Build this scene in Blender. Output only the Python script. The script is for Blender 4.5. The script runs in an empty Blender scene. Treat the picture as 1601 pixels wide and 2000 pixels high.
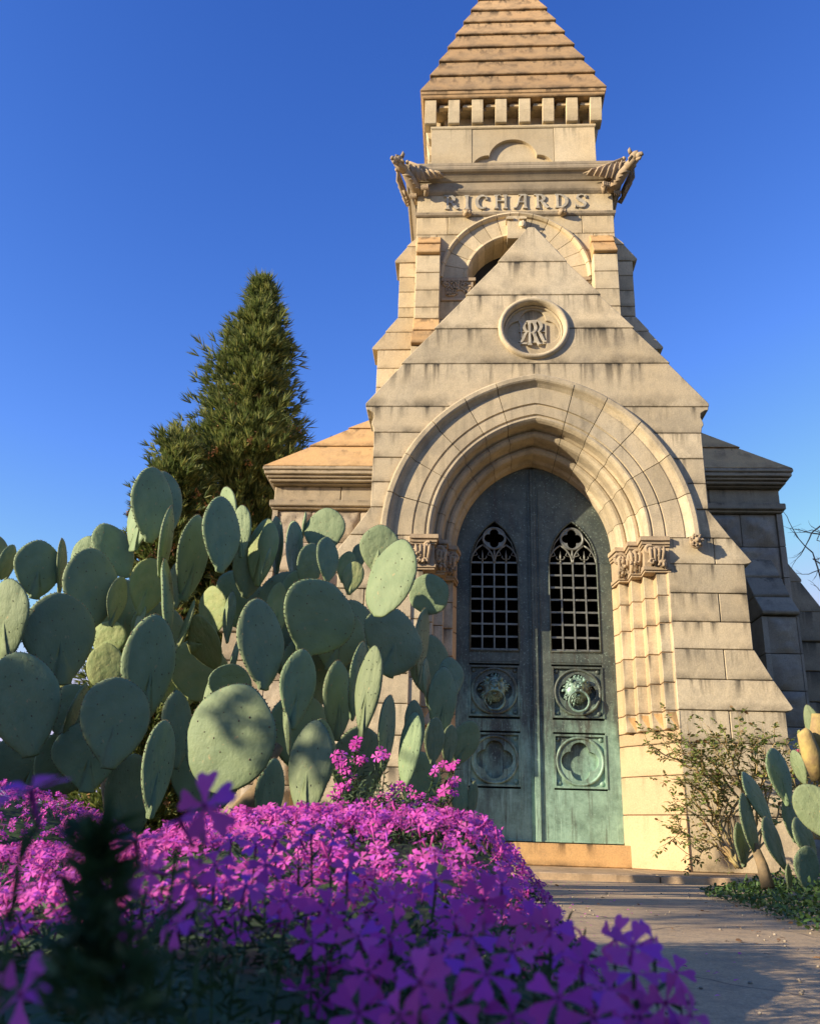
import bpy, bmesh, math, random
from mathutils import Vector, Matrix, noise
R=math.radians
random.seed(7)
# ------------------------------------------------------------------ camera, world, sun, exposure
scene=bpy.context.scene
col=scene.collection
CAM=dict(yaw=3.82,pitch=20.12,roll=1.79,pos=Vector((-.60,-7.0,.30)),f=1732.0)
def cam_axes():
    y,p,r=R(CAM['yaw']),R(CAM['pitch']),R(CAM['roll'])
    fw=Vector((-math.sin(y)*math.cos(p),math.cos(y)*math.cos(p),math.sin(p)))
    ri=Vector((math.cos(y),math.sin(y),0)); up=ri.cross(fw)
    c,s=math.cos(r),math.sin(r)
    return c*ri+s*up, -s*ri+c*up, fw
CR,CU,CF=cam_axes()
cd=bpy.data.cameras.new('camera'); co=bpy.data.objects.new('camera',cd); col.objects.link(co)
co.matrix_world=Matrix(((CR.x,CU.x,-CF.x,CAM['pos'].x),(CR.y,CU.y,-CF.y,CAM['pos'].y),(CR.z,CU.z,-CF.z,CAM['pos'].z),(0,0,0,1)))
cd.sensor_width=36; cd.sensor_fit='HORIZONTAL'; cd.lens=CAM['f']/1601*36
cd.clip_start=.02; cd.clip_end=2000
cd.dof.use_dof=True; cd.dof.focus_distance=3.6; cd.dof.aperture_fstop=14
scene.camera=co
SUN_EL,SUN_AZ=18.0,62.0           # azimuth: degrees to the left of the straight-on view of the facade
sdir=Vector((-math.sin(R(SUN_AZ))*math.cos(R(SUN_EL)),-math.cos(R(SUN_AZ))*math.cos(R(SUN_EL)),math.sin(R(SUN_EL))))
world=bpy.data.worlds.new('World'); scene.world=world; world.use_nodes=True
nt=world.node_tree; nt.nodes.clear()
sky=nt.nodes.new('ShaderNodeTexSky'); sky.sky_type='NISHITA'; sky.sun_disc=False
sky.sun_elevation=R(SUN_EL); sky.sun_rotation=math.atan2(sdir.x,sdir.y)
sky.air_density=1.0; sky.dust_density=.0; sky.ozone_density=3.0; sky.altitude=200
bg=nt.nodes.new('ShaderNodeBackground'); bg.inputs['Strength'].default_value=.088
wo=nt.nodes.new('ShaderNodeOutputWorld')
# deepen the sky's blue: power and ceiling per channel
sp=nt.nodes.new('ShaderNodeSeparateColor'); cb=nt.nodes.new('ShaderNodeCombineColor'); nt.links.new(sky.outputs[0],sp.inputs[0])
for i,(c,g,mx) in enumerate(((1.06,1.9,4.6),(.987,1.52,4.4),(1.73,1.17,6.3))):
    p=nt.nodes.new('ShaderNodeMath'); p.operation='POWER'; p.inputs[1].default_value=g
    m=nt.nodes.new('ShaderNodeMath'); m.operation='MULTIPLY'; m.inputs[1].default_value=c
    n=nt.nodes.new('ShaderNodeMath'); n.operation='MINIMUM'; n.inputs[1].default_value=mx
    nt.links.new(sp.outputs[i],p.inputs[0]); nt.links.new(p.outputs[0],m.inputs[0]); nt.links.new(m.outputs[0],n.inputs[0]); nt.links.new(n.outputs[0],cb.inputs[i])
nt.links.new(cb.outputs[0],bg.inputs[0]); nt.links.new(bg.outputs[0],wo.inputs[0])
sl=bpy.data.lights.new('sun','SUN'); sl.energy=5.0; sl.angle=R(.5); sl.color=(1,.86,.63)
so=bpy.data.objects.new('sun',sl); col.objects.link(so); so.location=sdir*50
so.rotation_euler=sdir.to_track_quat('Z','Y').to_euler()
scene.view_settings.view_transform='Standard'; scene.view_settings.look='None'
scene.view_settings.exposure=.78; scene.view_settings.gamma=1
def at(x,y,Y):
    d=(x-800.5)*CR-(y-1000)*CU+CAM['f']*CF
    return CAM['pos']+d*((Y-CAM['pos'].y)/d.y)
def px2m(P):                       # pixels per metre at a point
    return CAM['f']/((Vector(P)-CAM['pos']).dot(CF))
# ------------------------------------------------------------------ helpers
def link(o,parent=None):
    col.objects.link(o)
    if parent is not None: o.parent=parent
    return o
def tag(o,label=None,cat=None,group=None,kind=None):
    if label: o['label']=label
    if cat: o['category']=cat
    if group: o['group']=group
    if kind: o['kind']=kind
    return o
def empty(name,loc=(0,0,0),parent=None):
    o=bpy.data.objects.new(name,None); o.location=loc; o.empty_display_size=.1
    return link(o,parent)
class MB:
    def __init__(s): s.v=[];s.f=[];s.m=[];s.cv=[];s.sm=[]
    def add(s,vs,fs,m=0,cv=None,smooth=False):
        b=len(s.v); s.v+= [tuple(p) for p in vs]; s.f+=[tuple(b+i for i in f) for f in fs]
        s.m+=[m]*len(fs); s.sm+=[smooth]*len(fs); s.cv+= (cv if cv else [.5]*len(vs))
    def poly(s,pts,y0,y1,m=0,z0=None,z1=None):
        """prism of an (x,z) outline between depths y0 (front) and y1"""
        n=len(pts); zs=[p[1] for p in pts]
        if z0 is None: z0,z1=min(zs),max(zs)
        d=max(z1-z0,1e-6); c=[(p[1]-z0)/d for p in pts]
        vs=[(p[0],y0,p[1]) for p in pts]+[(p[0],y1,p[1]) for p in pts]
        fs=[tuple(range(n)),tuple(range(2*n-1,n-1,-1))]+[(i,n+i,n+(i+1)%n,(i+1)%n) for i in range(n)]
        s.add(vs,fs,m,c+c)
    def polyz(s,pts,z0,z1,m=0):
        n=len(pts); vs=[(p[0],p[1],z0) for p in pts]+[(p[0],p[1],z1) for p in pts]
        fs=[tuple(range(n)),tuple(range(2*n-1,n-1,-1))]+[(i,n+i,n+(i+1)%n,(i+1)%n) for i in range(n)]
        s.add(vs,fs,m,[0]*n+[1]*n)
    def polyx(s,pts,x0,x1,m=0,z0=None,z1=None):
        """prism of a (y,z) outline"""
        n=len(pts); zs=[p[1] for p in pts]
        if z0 is None: z0,z1=min(zs),max(zs)
        d=max(z1-z0,1e-6); c=[(p[1]-z0)/d for p in pts]
        vs=[(x0,p[0],p[1]) for p in pts]+[(x1,p[0],p[1]) for p in pts]
        fs=[tuple(range(n)),tuple(range(2*n-1,n-1,-1))]+[(i,n+i,n+(i+1)%n,(i+1)%n) for i in range(n)]
        s.add(vs,fs,m,c+c)
    def box(s,x0,x1,y0,y1,z0,z1,m=0): s.poly([(x0,z0),(x1,z0),(x1,z1),(x0,z1)],y0,y1,m)
    def hexa(s,a,b,m=0):           # two quads (4 pts each), loft
        vs=list(a)+list(b); fs=[(0,1,2,3),(7,6,5,4)]+[(i,4+i,4+(i+1)%4,(i+1)%4) for i in range(4)]
        s.add(vs,fs,m,[0]*4+[1]*4)
    def tube(s,path,rad,n=8,m=0,smooth=True,caps=True):
        path=[Vector(p) for p in path]
        if not hasattr(rad,'__len__'): rad=[rad]*len(path)
        vs=[];fs=[]; up=None
        for i,p in enumerate(path):
            t=(path[min(i+1,len(path)-1)]-path[max(i-1,0)]).normalized()
            if up is None: up=t.orthogonal().normalized()
            up=(up-t*up.dot(t)); up=up.normalized() if up.length>1e-6 else t.orthogonal().normalized()
            w=t.cross(up)
            for k in range(n):
                a=2*math.pi*k/n; vs.append(p+rad[i]*(math.cos(a)*up+math.sin(a)*w))
        for i in range(len(path)-1):
            for k in range(n): fs.append((i*n+k,i*n+(k+1)%n,(i+1)*n+(k+1)%n,(i+1)*n+k))
        if caps: fs.append(tuple(range(n-1,-1,-1))); fs.append(tuple((len(path)-1)*n+k for k in range(n)))
        s.add(vs,fs,m,None,smooth)
    def sphere(s,c,r,seg=12,rings=8,m=0,disp=0,fr=3,seed=0,sq=(1,1,1),rot=None):
        vs=[];fs=[];c=Vector(c)
        for i in range(rings+1):
            th=math.pi*i/rings
            for k in range(seg):
                a=2*math.pi*k/seg; d=Vector((math.sin(th)*math.cos(a),math.sin(th)*math.sin(a),math.cos(th)))
                q=1+disp*noise.noise(d*fr+Vector((seed,seed*1.7,0)))
                d=Vector((d.x*sq[0],d.y*sq[1],d.z*sq[2]))*r*q
                if rot: d=rot@d
                vs.append(c+d)
        for i in range(rings):
            for k in range(seg): fs.append((i*seg+k,(i+1)*seg+k,(i+1)*seg+(k+1)%seg,i*seg+(k+1)%seg))
        s.add(vs,fs,m,None,True)
    def torus(s,c,R1,r,axis='y',seg=32,n=8,m=0,prof=None,a0=0,a1=2*math.pi):
        """ring round the Y axis (axis='y'); prof = list of (radius, y) closed"""
        c=Vector(c); full=abs(a1-a0-2*math.pi)<1e-6
        prof=prof or [(R1+r*math.cos(2*math.pi*k/n),r*math.sin(2*math.pi*k/n)) for k in range(n)]
        n=len(prof); vs=[];fs=[];cnt=seg if full else seg+1
        for i in range(cnt):
            a=a0+(a1-a0)*i/seg
            for (rr,yy) in prof: vs.append(c+Vector((rr*math.cos(a),yy,rr*math.sin(a))))
        for i in range(seg):
            j=(i+1)%cnt
            for k in range(n): fs.append((i*n+k,i*n+(k+1)%n,j*n+(k+1)%n,j*n+k))
        s.add(vs,fs,m,None,True)
    def build(s,name,mats,parent=None,bevel=0,recalc=True,smooth_angle=None):
        me=bpy.data.meshes.new(name); me.from_pydata(s.v,[],s.f)
        if not isinstance(mats,(list,tuple)): mats=[mats]
        for mm in mats: me.materials.append(mm)
        me.polygons.foreach_set('material_index',s.m); me.polygons.foreach_set('use_smooth',s.sm)
        at_=me.attributes.new('cv','FLOAT','POINT'); at_.data.foreach_set('value',s.cv)
        if recalc:
            bm=bmesh.new(); bm.from_mesh(me); bmesh.ops.recalc_face_normals(bm,faces=bm.faces); bm.to_mesh(me); bm.free()
        o=bpy.data.objects.new(name,me); link(o,parent)
        if bevel:
            b=o.modifiers.new('bevel','BEVEL'); b.width=bevel; b.segments=2 if bevel>.008 else 1; b.limit_method='ANGLE'; b.angle_limit=R(35)
        return o
# ------------------------------------------------------------------ materials
class NT:
    def __init__(s,name):
        s.mat=bpy.data.materials.new(name); s.mat.use_nodes=True; s.t=s.mat.node_tree
        s.b=s.t.nodes['Principled BSDF']
    def n(s,typ,**kw):
        nd=s.t.nodes.new('ShaderNode'+typ)
        for k,v in kw.items():
            if k in nd.inputs: nd.inputs[k].default_value=v
            else: setattr(nd,k,v)
        return nd
    def l(s,a,b): s.t.links.new(a,b)
    def obj(s,scale=(1,1,1)):
        tc=s.n('TexCoord'); mp=s.n('Mapping'); mp.inputs['Scale'].default_value=scale
        s.l(tc.outputs['Object'],mp.inputs[0]); return mp.outputs[0]
    def noise(s,vec,scale,detail=5,rough=.6):
        nd=s.n('TexNoise'); nd.inputs['Scale'].default_value=scale; nd.inputs['Detail'].default_value=detail; nd.inputs['Roughness'].default_value=rough
        s.l(vec,nd.inputs['Vector']); return nd.outputs['Fac']
    def ramp(s,fac,*stops):
        nd=s.n('ValToRGB'); e=nd.color_ramp.elements
        while len(e)<len(stops): e.new(.5)
        for i,(p,c) in enumerate(stops):
            e[i].position=p; e[i].color=(c,c,c,1) if not hasattr(c,'__len__') else (*c,1)
        s.l(fac,nd.inputs[0]); return nd.outputs[0]
    def mix(s,fac,a,b,mode='MIX'):
        nd=s.n('MixRGB'); nd.blend_type=mode
        for i,v in ((0,fac),(1,a),(2,b)):
            if isinstance(v,(int,float)): nd.inputs[i].default_value=v
            elif isinstance(v,tuple): nd.inputs[i].default_value=(*v,1)
            else: s.l(v,nd.inputs[i])
        return nd.outputs[0]
    def math(s,op,a,b=None,clamp=False):
        nd=s.n('Math'); nd.operation=op; nd.use_clamp=clamp
        for i,v in ((0,a),(1,b)):
            if v is None: continue
            if isinstance(v,(int,float)): nd.inputs[i].default_value=v
            else: s.l(v,nd.inputs[i])
        return nd.outputs[0]
    def bump(s,h,strength=.3,dist=.01):
        nd=s.n('Bump'); nd.inputs['Strength'].default_value=strength; nd.inputs['Distance'].default_value=dist
        s.l(h,nd.inputs['Height']); s.l(nd.outputs[0],s.b.inputs['Normal'])
def stone(name,base,dark,warm,stain=.6,rough=.9,warm_amt=.5,bump=.35,grime=.5):
    t=NT(name); o=t.obj()
    big=t.noise(o,1.3,6,.6); med=t.noise(o,5,6,.65); fine=t.noise(o,90,4,.7)
    geo=t.n('NewGeometry'); rnd=geo.outputs['Random Per Island']
    # tone per block
    c=t.mix(t.ramp(big,(.35,0),(.68,1)),base,warm)
    c=t.mix(warm_amt,base,c)
    tone=t.math('ADD',t.math('MULTIPLY',rnd,.34),.82)
    c=t.mix(1.0,c,t.mix(0,(1,1,1),(1,1,1)),'MULTIPLY')
    cc=t.n('HueSaturation'); t.l(c,cc.inputs['Color']); t.l(tone,cc.inputs['Value']); c=cc.outputs[0]
    lich=t.ramp(t.noise(o,3.4,8,.75),(.60,0),(.70,1)); c=t.mix(t.math('MULTIPLY',lich,grime*.8),c,tuple(x*.55 for x in dark))
    # mottled grey grime
    g=t.ramp(med,(.45,0),(.72,1))
    c=t.mix(t.math('MULTIPLY',g,grime),c,dark)
    # run-down stains from the joints (cv = height within the block)
    at_=t.n('Attribute'); at_.attribute_name='cv'
    cv=at_.outputs['Fac']
    st=t.noise(t.obj((9,9,.8)),1.0,4,.6)
    streak=t.ramp(st,(.50,0),(.62,1))
    top=t.ramp(cv,(.35,0),(1.0,1)); bot=t.ramp(cv,(.0,1),(.30,0))
    edge=t.ramp(cv,(.92,0),(1.0,.5))
    m1=t.math('MULTIPLY',streak,top)
    blotch=t.ramp(t.noise(o,2.6,5,.7),(.42,0),(.62,1))
    m2=t.math('MULTIPLY',t.math('ADD',bot,edge,True),blotch)
    m=t.math('MULTIPLY',t.math('ADD',t.math('MULTIPLY',m1,.9),t.math('MULTIPLY',m2,.8),True),stain)
    c=t.mix(m,c,tuple(x*.28 for x in dark))
    # speckle
    sp=t.ramp(fine,(.3,.80),(.7,1.12)); c=t.mix(1,c,sp,'MULTIPLY')
    pit=t.ramp(t.noise(o,38,3,.8),(.28,.72),(.36,1)); c=t.mix(1,c,pit,'MULTIPLY')
    t.l(c,t.b.inputs['Base Color']); t.b.inputs['Roughness'].default_value=rough
    t.b.inputs['Specular IOR Level'].default_value=.25
    h=t.math('ADD',t.math('MULTIPLY',fine,.35),t.math('MULTIPLY',t.noise(o,14,6,.7),1.0))
    t.bump(h,bump,.012)
    return t.mat
M={}
M['stone']=stone('limestone',(.55,.455,.31),(.21,.18,.14),(.57,.43,.25),1.0,grime=.5)
M['stone_up']=stone('upper_limestone',(.60,.49,.32),(.30,.25,.18),(.60,.43,.22),.5,grime=.25)
M['orange']=stone('ochre_sandstone',(.55,.35,.16),(.25,.18,.12),(.60,.33,.12),.85,grime=.35)
M['roofstone']=stone('roof_sandstone',(.50,.33,.17),(.18,.135,.09),(.58,.34,.15),1.0,grime=.6)
M['splay']=stone('clean_sandstone',(.50,.36,.215),(.38,.30,.20),(.66,.45,.24),.3,grime=.2,bump=.2)
M['grey']=stone('weathered_grey_stone',(.38,.31,.215),(.17,.15,.12),(.40,.29,.17),.8,grime=.5)
M['rock']=stone('rock_faced_granite',(.42,.35,.26),(.20,.17,.14),(.46,.35,.24),.3,grime=.5,bump=.7)
M['carved']=stone('carved_stone',(.42,.32,.21),(.2,.16,.12),(.46,.32,.18),.3,grime=.45,bump=.3)
M['letter']=stone('raised_lettering_stone',(.46,.405,.31),(.25,.22,.18),(.45,.40,.32),.2,grime=.3)
M['joint']=stone('mortar',(.30,.25,.19),(.12,.10,.08),(.30,.25,.18),.3,grime=.5)
def mk_bronze():
    t=NT('verdigris_bronze'); o=t.obj()
    a=t.noise(t.obj((3,3,.7)),2.2,6,.7); b=t.noise(o,6,8,.75); f=t.noise(o,60,4,.8)
    sep=t.n('SeparateXYZ'); tc=t.n('TexCoord'); t.l(tc.outputs['Object'],sep.inputs[0])
    low=t.ramp(t.math('MULTIPLY',sep.outputs['Z'],.4),(.15,1),(.8,0))     # greener towards the foot
    grn=t.mix(t.ramp(b,(.35,0),(.65,1)),(.15,.24,.175),(.34,.52,.39))
    brn=t.mix(t.ramp(b,(.4,0),(.6,1)),(.05,.062,.052),(.10,.115,.09))
    k=t.math('ADD',t.math('MULTIPLY',low,.75),t.math('MULTIPLY',t.math('SUBTRACT',a,.5),1.5))
    c=t.mix(t.ramp(k,(.30,0),(.66,1)),brn,grn)
    run=t.ramp(t.noise(t.obj((16,16,1.1)),1.3,5,.65),(.55,0),(.70,1))
    c=t.mix(t.math('MULTIPLY',run,.8),c,(.06,.045,.03))
    pale=t.ramp(t.noise(t.obj((22,22,1.6)),1.7,6,.7),(.56,0),(.68,1)); c=t.mix(t.math('MULTIPLY',t.math('MULTIPLY',pale,low),.75),c,(.40,.60,.46))
    c=t.mix(t.math('MULTIPLY',t.ramp(f,(.58,0),(.68,1)),.55),c,(.42,.56,.46))
    t.l(c,t.b.inputs['Base Color']); t.b.inputs['Roughness'].default_value=.5; t.b.inputs['Metallic'].default_value=.12
    t.bump(t.math('ADD',f,t.math('MULTIPLY',b,2)),.3,.003); return t.mat
M['bronze']=mk_bronze()
def mk_plain(name,c1,c2,scale=8,rough=.6,bump=.3,dist=.005,trans=0,metal=0,spec=.5,island=0,c3=None):
    t=NT(name); o=t.obj(); n=t.noise(o,scale,5,.65)
    c=t.mix(t.ramp(n,(.35,0),(.65,1)),c1,c2)
    if island:
        g=t.n('NewGeometry'); 
        if c3: c=t.mix(t.ramp(g.outputs['Random Per Island'],(.55,0),(.95,1)),c,c3)
        h=t.n('HueSaturation'); t.l(c,h.inputs['Color'])
        t.l(t.math('ADD',t.math('MULTIPLY',g.outputs['Random Per Island'],island),1-island/2),h.inputs['Value']); c=h.outputs[0]
    t.l(c,t.b.inputs['Base Color']); t.b.inputs['Roughness'].default_value=rough; t.b.inputs['Metallic'].default_value=metal
    t.b.inputs['Specular IOR Level'].default_value=spec
    if bump: t.bump(n,bump,dist)
    if trans:
        tr=t.n('BsdfTranslucent'); t.l(c,tr.inputs['Color']); ms=t.n('MixShader'); ms.inputs[0].default_value=trans
        out=t.t.nodes['Material Output']; t.l(t.b.outputs[0],ms.inputs[1]); t.l(tr.outputs[0],ms.inputs[2]); t.l(ms.outputs[0],out.inputs[0])
    return t.mat
M['knocker']=mk_plain('patinated_bronze',(.05,.05,.04),(.28,.45,.36),14,.45,.6,.006,metal=.3)
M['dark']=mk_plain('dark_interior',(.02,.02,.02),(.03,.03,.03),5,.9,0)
M['grille']=mk_plain('grey_bronze_grille',(.13,.13,.11),(.22,.22,.19),20,.45,.2,.002,metal=.3)
def mk_cactus(name,c1,c2,c3):
    t=NT(name); o=t.obj(); n=t.noise(o,3.5,4,.6); n2=t.noise(o,14,6,.7); oi=t.n('ObjectInfo')
    c=t.mix(t.ramp(n,(.35,0),(.65,1)),c1,c2)
    h=t.n('HueSaturation'); t.l(c,h.inputs['Color']); t.l(t.math('ADD',t.math('MULTIPLY',oi.outputs['Random'],.3),.85),h.inputs['Value'])
    t.l(t.math('ADD',t.math('MULTIPLY',oi.outputs['Random'],.03),.485),h.inputs['Hue']); c=h.outputs[0]
    c=t.mix(t.math('MULTIPLY',t.ramp(n2,(.5,0),(.75,1)),.35),c,c3)
    # corky base of each pad
    sep=t.n('SeparateXYZ'); tc=t.n('TexCoord'); t.l(tc.outputs['Object'],sep.inputs[0])
    base=t.ramp(t.math('ADD',sep.outputs['Z'],t.math('MULTIPLY',n2,.12)),(.0,0),(.09,0))
    sc=t.ramp(t.noise(o,11,3,.6),(.66,0),(.72,1)); c=t.mix(t.math('MULTIPLY',sc,.6),c,(.42,.30,.14))
    t.l(c,t.b.inputs['Base Color']); t.b.inputs['Roughness'].default_value=.62; t.b.inputs['Specular IOR Level'].default_value=.3
    t.b.inputs['Subsurface Weight'].default_value=.0
    t.bump(t.math('ADD',t.noise(o,6,3,.5),t.math('MULTIPLY',t.noise(o,60,4,.65),.16)),.6,.014); return t.mat
M['pad']=mk_cactus('bluish_cactus_skin',(.17,.225,.115),(.225,.28,.145),(.125,.16,.07))
M['pad_old']=mk_cactus('olive_cactus_skin',(.21,.26,.10),(.30,.31,.13),(.16,.18,.07))
M['areole']=mk_plain('areole',(.09,.065,.04),(.20,.15,.09),40,.9,0)
M['cork']=mk_plain('corky_stem',(.30,.20,.10),(.16,.12,.07),12,.9,.7,.01)
M['petal']=mk_plain('magenta_petal',(.72,.075,.46),(.82,.17,.56),30,.6,.15,.002,trans=.35,spec=.2,island=.5,c3=(.45,.08,.52))
M['petal_deep']=mk_plain('deep_purple_petal',(.62,.05,.40),(.70,.10,.48),30,.55,.15,.002,trans=.35,spec=.25,island=.3)
M['eye']=mk_plain('flower_eye',(.30,.01,.16),(.22,.01,.12),30,.6,0)
M['phlox_leaf']=mk_plain('phlox_foliage',(.030,.060,.018),(.06,.11,.03),12,.6,0,trans=.2,island=.5)
M['conifer']=mk_plain("conifer_foliage",(.15,.19,.05),(.09,.14,.035),1.2,.6,0,trans=.4,island=.6,c3=(.25,.25,.07))
M['cone']=mk_plain('russet_catkins',(.30,.15,.05),(.22,.11,.04),6,.8,0,island=.4)
M['bark']=mk_plain('bark',(.10,.06,.04),(.16,.10,.07),9,.9,.8,.02)
M['cut']=mk_plain('cut_cactus_tissue',(.50,.38,.12),(.30,.20,.09),16,.8,.6,.01)
M['twig']=mk_plain('pale_twig',(.20,.13,.09),(.28,.19,.13),9,.8,.3,.004)
M['rose_stem']=mk_plain('rose_stem',(.42,.34,.14),(.36,.22,.10),9,.6,.3,.003)
M['rose_leaf']=mk_plain('rose_leaf',(.20,.29,.06),(.26,.30,.08),9,.5,0,trans=.25,island=.5,c3=(.18,.10,.04))
M['weed']=mk_plain('ground_cover_leaf',(.035,.08,.015),(.07,.13,.03),9,.6,0,trans=.25,island=.6)
M['pink']=mk_plain('pink_rose_petal',(.65,.12,.25),(.75,.25,.38),20,.6,0,trans=.3,island=.3)
M['hedge']=mk_plain('shade_tree_leaf',(.09,.10,.035),(.13,.13,.05),3,.6,0,trans=.2,island=.5)
def mk_path():
    t=NT('concrete_path'); o=t.obj(); a=t.noise(o,1.5,6,.7); b=t.noise(o,12,6,.7); f=t.noise(o,140,3,.8)
    c=t.mix(t.ramp(a,(.35,0),(.65,1)),(.42,.29,.16),(.52,.37,.205))
    c=t.mix(t.math('MULTIPLY',t.ramp(b,(.46,0),(.66,1)),.6),c,(.22,.17,.11))
    c=t.mix(1,c,t.ramp(f,(.3,.7),(.7,1.22)),'MULTIPLY')
    v=t.n('TexVoronoi'); v.inputs['Scale'].default_value=130; t.l(o,v.inputs[0])
    c=t.mix(t.math('MULTIPLY',t.ramp(v.outputs['Distance'],(.14,1),(.24,0)),.6),c,(.10,.08,.06))
    v2=t.n('TexVoronoi'); v2.inputs['Scale'].default_value=75; t.l(o,v2.inputs[0])
    c=t.mix(t.math('MULTIPLY',t.ramp(v2.outputs['Distance'],(.10,1),(.16,0)),.6),c,(.60,.50,.38))
    cr=t.n('TexVoronoi'); cr.feature='DISTANCE_TO_EDGE'; cr.inputs['Scale'].default_value=1.1
    w=t.n('MixRGB'); w.inputs[0].default_value=.12; t.l(o,w.inputs[1]); nn=t.n('TexNoise'); nn.inputs['Scale'].default_value=5; t.l(o,nn.inputs[0]); t.l(nn.outputs['Color'],w.inputs[2]); t.l(w.outputs[0],cr.inputs[0])
    crk=t.ramp(cr.outputs['Distance'],(.002,1),(.007,0)); c=t.mix(t.math('MULTIPLY',crk,.75),c,(.07,.055,.04))
    t.l(c,t.b.inputs['Base Color']); t.b.inputs['Roughness'].default_value=.92
    t.bump(t.math('ADD',f,t.math('MULTIPLY',b,2)),.6,.004); return t.mat
M['path']=mk_path()
M['slab']=stone('paving_stone',(.46,.33,.20),(.20,.15,.11),(.50,.33,.17),.4,grime=.4)
def mk_soil():
    t=NT('soil_and_grass'); o=t.obj(); a=t.noise(o,2,6,.7); b=t.noise(o,40,4,.7)
    c=t.mix(t.ramp(a,(.4,0),(.6,1)),(.055,.04,.025),(.05,.075,.02)); c=t.mix(1,c,t.ramp(b,(.3,.6),(.7,1.3)),'MULTIPLY')
    t.l(c,t.b.inputs['Base Color']); t.b.inputs['Roughness'].default_value=.95; t.bump(b,.8,.02); return t.mat
M['soil']=mk_soil()
# ------------------------------------------------------------------ ground, path
def ground():
    # one sheet to the horizon with a raised planting bed on the left and a low bank on the right
    mb=MB()
    xs=sorted(set([-400,-150,-60,-25,-12]+[-8+.25*i for i in range(65)]+[12,25,60,150,400]))
    ys=sorted(set([-400,-150,-60,-25,-12]+[-9+.25*i for i in range(49)]+[6,12,25,60,150,400]))
    vs=[(x,y,gz(x,y)) for y in ys for x in xs]; n=len(xs)
    fs=[(j*n+i,j*n+i+1,(j+1)*n+i+1,(j+1)*n+i) for j in range(len(ys)-1) for i in range(n-1)]
    mb.add(vs,fs,0,None,True)
    return tag(mb.build('ground',M['soil'],recalc=False),'dark soil and grass around the mausoleum','ground',kind='structure')
def sm(a,b,x):
    t=min(1,max(0,(x-a)/(b-a))); return t*t*(3-2*t)
def bed_edge(y): return -.42 if y<-4.4 else -.42+.25*sm(-4.4,-2.5,y)
def gz(x,y):
    z=0.03
    d=bed_edge(y)-x
    if d>0 and y<1.5: z+=.17*sm(0,.9,d)*(1-sm(-.4,1.0,y)) if y>-20 else 0
    d=x-right_edge(y)
    if d>0: z+=.05*sm(0,.6,d)
    if y>-.9 and abs(x)<3.6 and y<8: z=min(z,.08)
    return z
def right_edge(y): return .42+.18*sm(-5.0,-2.4,y)+.9*sm(-2.4,-1.2,y)
ground()
def path():
    mb=MB(); pts=[]
    L=[];Rr=[]
    y=-9.0
    while y<=-1.0:
        L.append((bed_edge(y)-.35,y)); Rr.append((right_edge(y)+.25,y)); y+=.25
    o=L+Rr[::-1]; n=len(L)
    vs=[(x,y,.075) for x,y in L]+[(x,y,.075) for x,y in Rr]
    fs=[(i,i+1,n+i+1,n+i) for i in range(n-1)]
    fs=[(i,n+i,n+i+1,i+1) for i in range(n-1)]
    vs+=[(x,y,-.02) for x,y,z in vs[:2*n]]
    fs+=[(2*n+i,2*n+i+1,i+1,i) for i in range(n-1)]+[(n+i,n+i+1,3*n+i+1,3*n+i) for i in range(n-1)]
    mb.add(vs,fs); return tag(mb.build('path',M['path'],recalc=True),'speckled concrete path leading to the doors','path',kind='structure')
path()
def pavement():
    mb=MB(); random.seed(3)
    xs=[-1.6,-.55,.62,2.0]
    for a,b in zip(xs,xs[1:]): mb.box(a+.004,b-.004,-1.0,.62,-.05,.118)
    return tag(mb.build('pavement',M['slab'],bevel=.006),'low stone platform slab in front of the bronze doors','pavement',kind='structure')
pavement()
# ------------------------------------------------------------------ mausoleum
root=empty('mausoleum'); tag(root,'tall pale stone mausoleum with stepped spire, gabled porch and pointed arch over green bronze doors','mausoleum')
E_=.2; ZS=2.665
def arc_x(w,z,e=E_,zs=ZS):         # half width of a pointed arch at height z
    if z<=zs: return w
    r=w+e; d=r*r-(z-zs)**2
    return max(0,math.sqrt(d)-e) if d>e*e else 0
def arc_h(w,e=E_): return math.sqrt((w+e)**2-e*e)
def lerp(a,b,t): return a+(b-a)*t
JZ=[5.763,5.368,5.006,4.651,4.290,3.862,3.609,3.371,3.143,2.914,2.665,2.441,2.198,1.965,1.746,1.51,1.274,1.032,.795,.51,.118]
def xo(z):
    if z>3.862: return max(0.0,(5.763-z)/(5.763-3.902)*1.485) if z<5.763 else .0
    if z>2.914: return 1.403
    if z>2.455: return lerp(1.40,1.705,(2.914-z)/(2.914-2.46))
    if z>1.746: return 1.648
    if z>1.285: return lerp(1.655,1.895,(1.746-z)/(1.746-1.29))
    return 1.842
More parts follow.
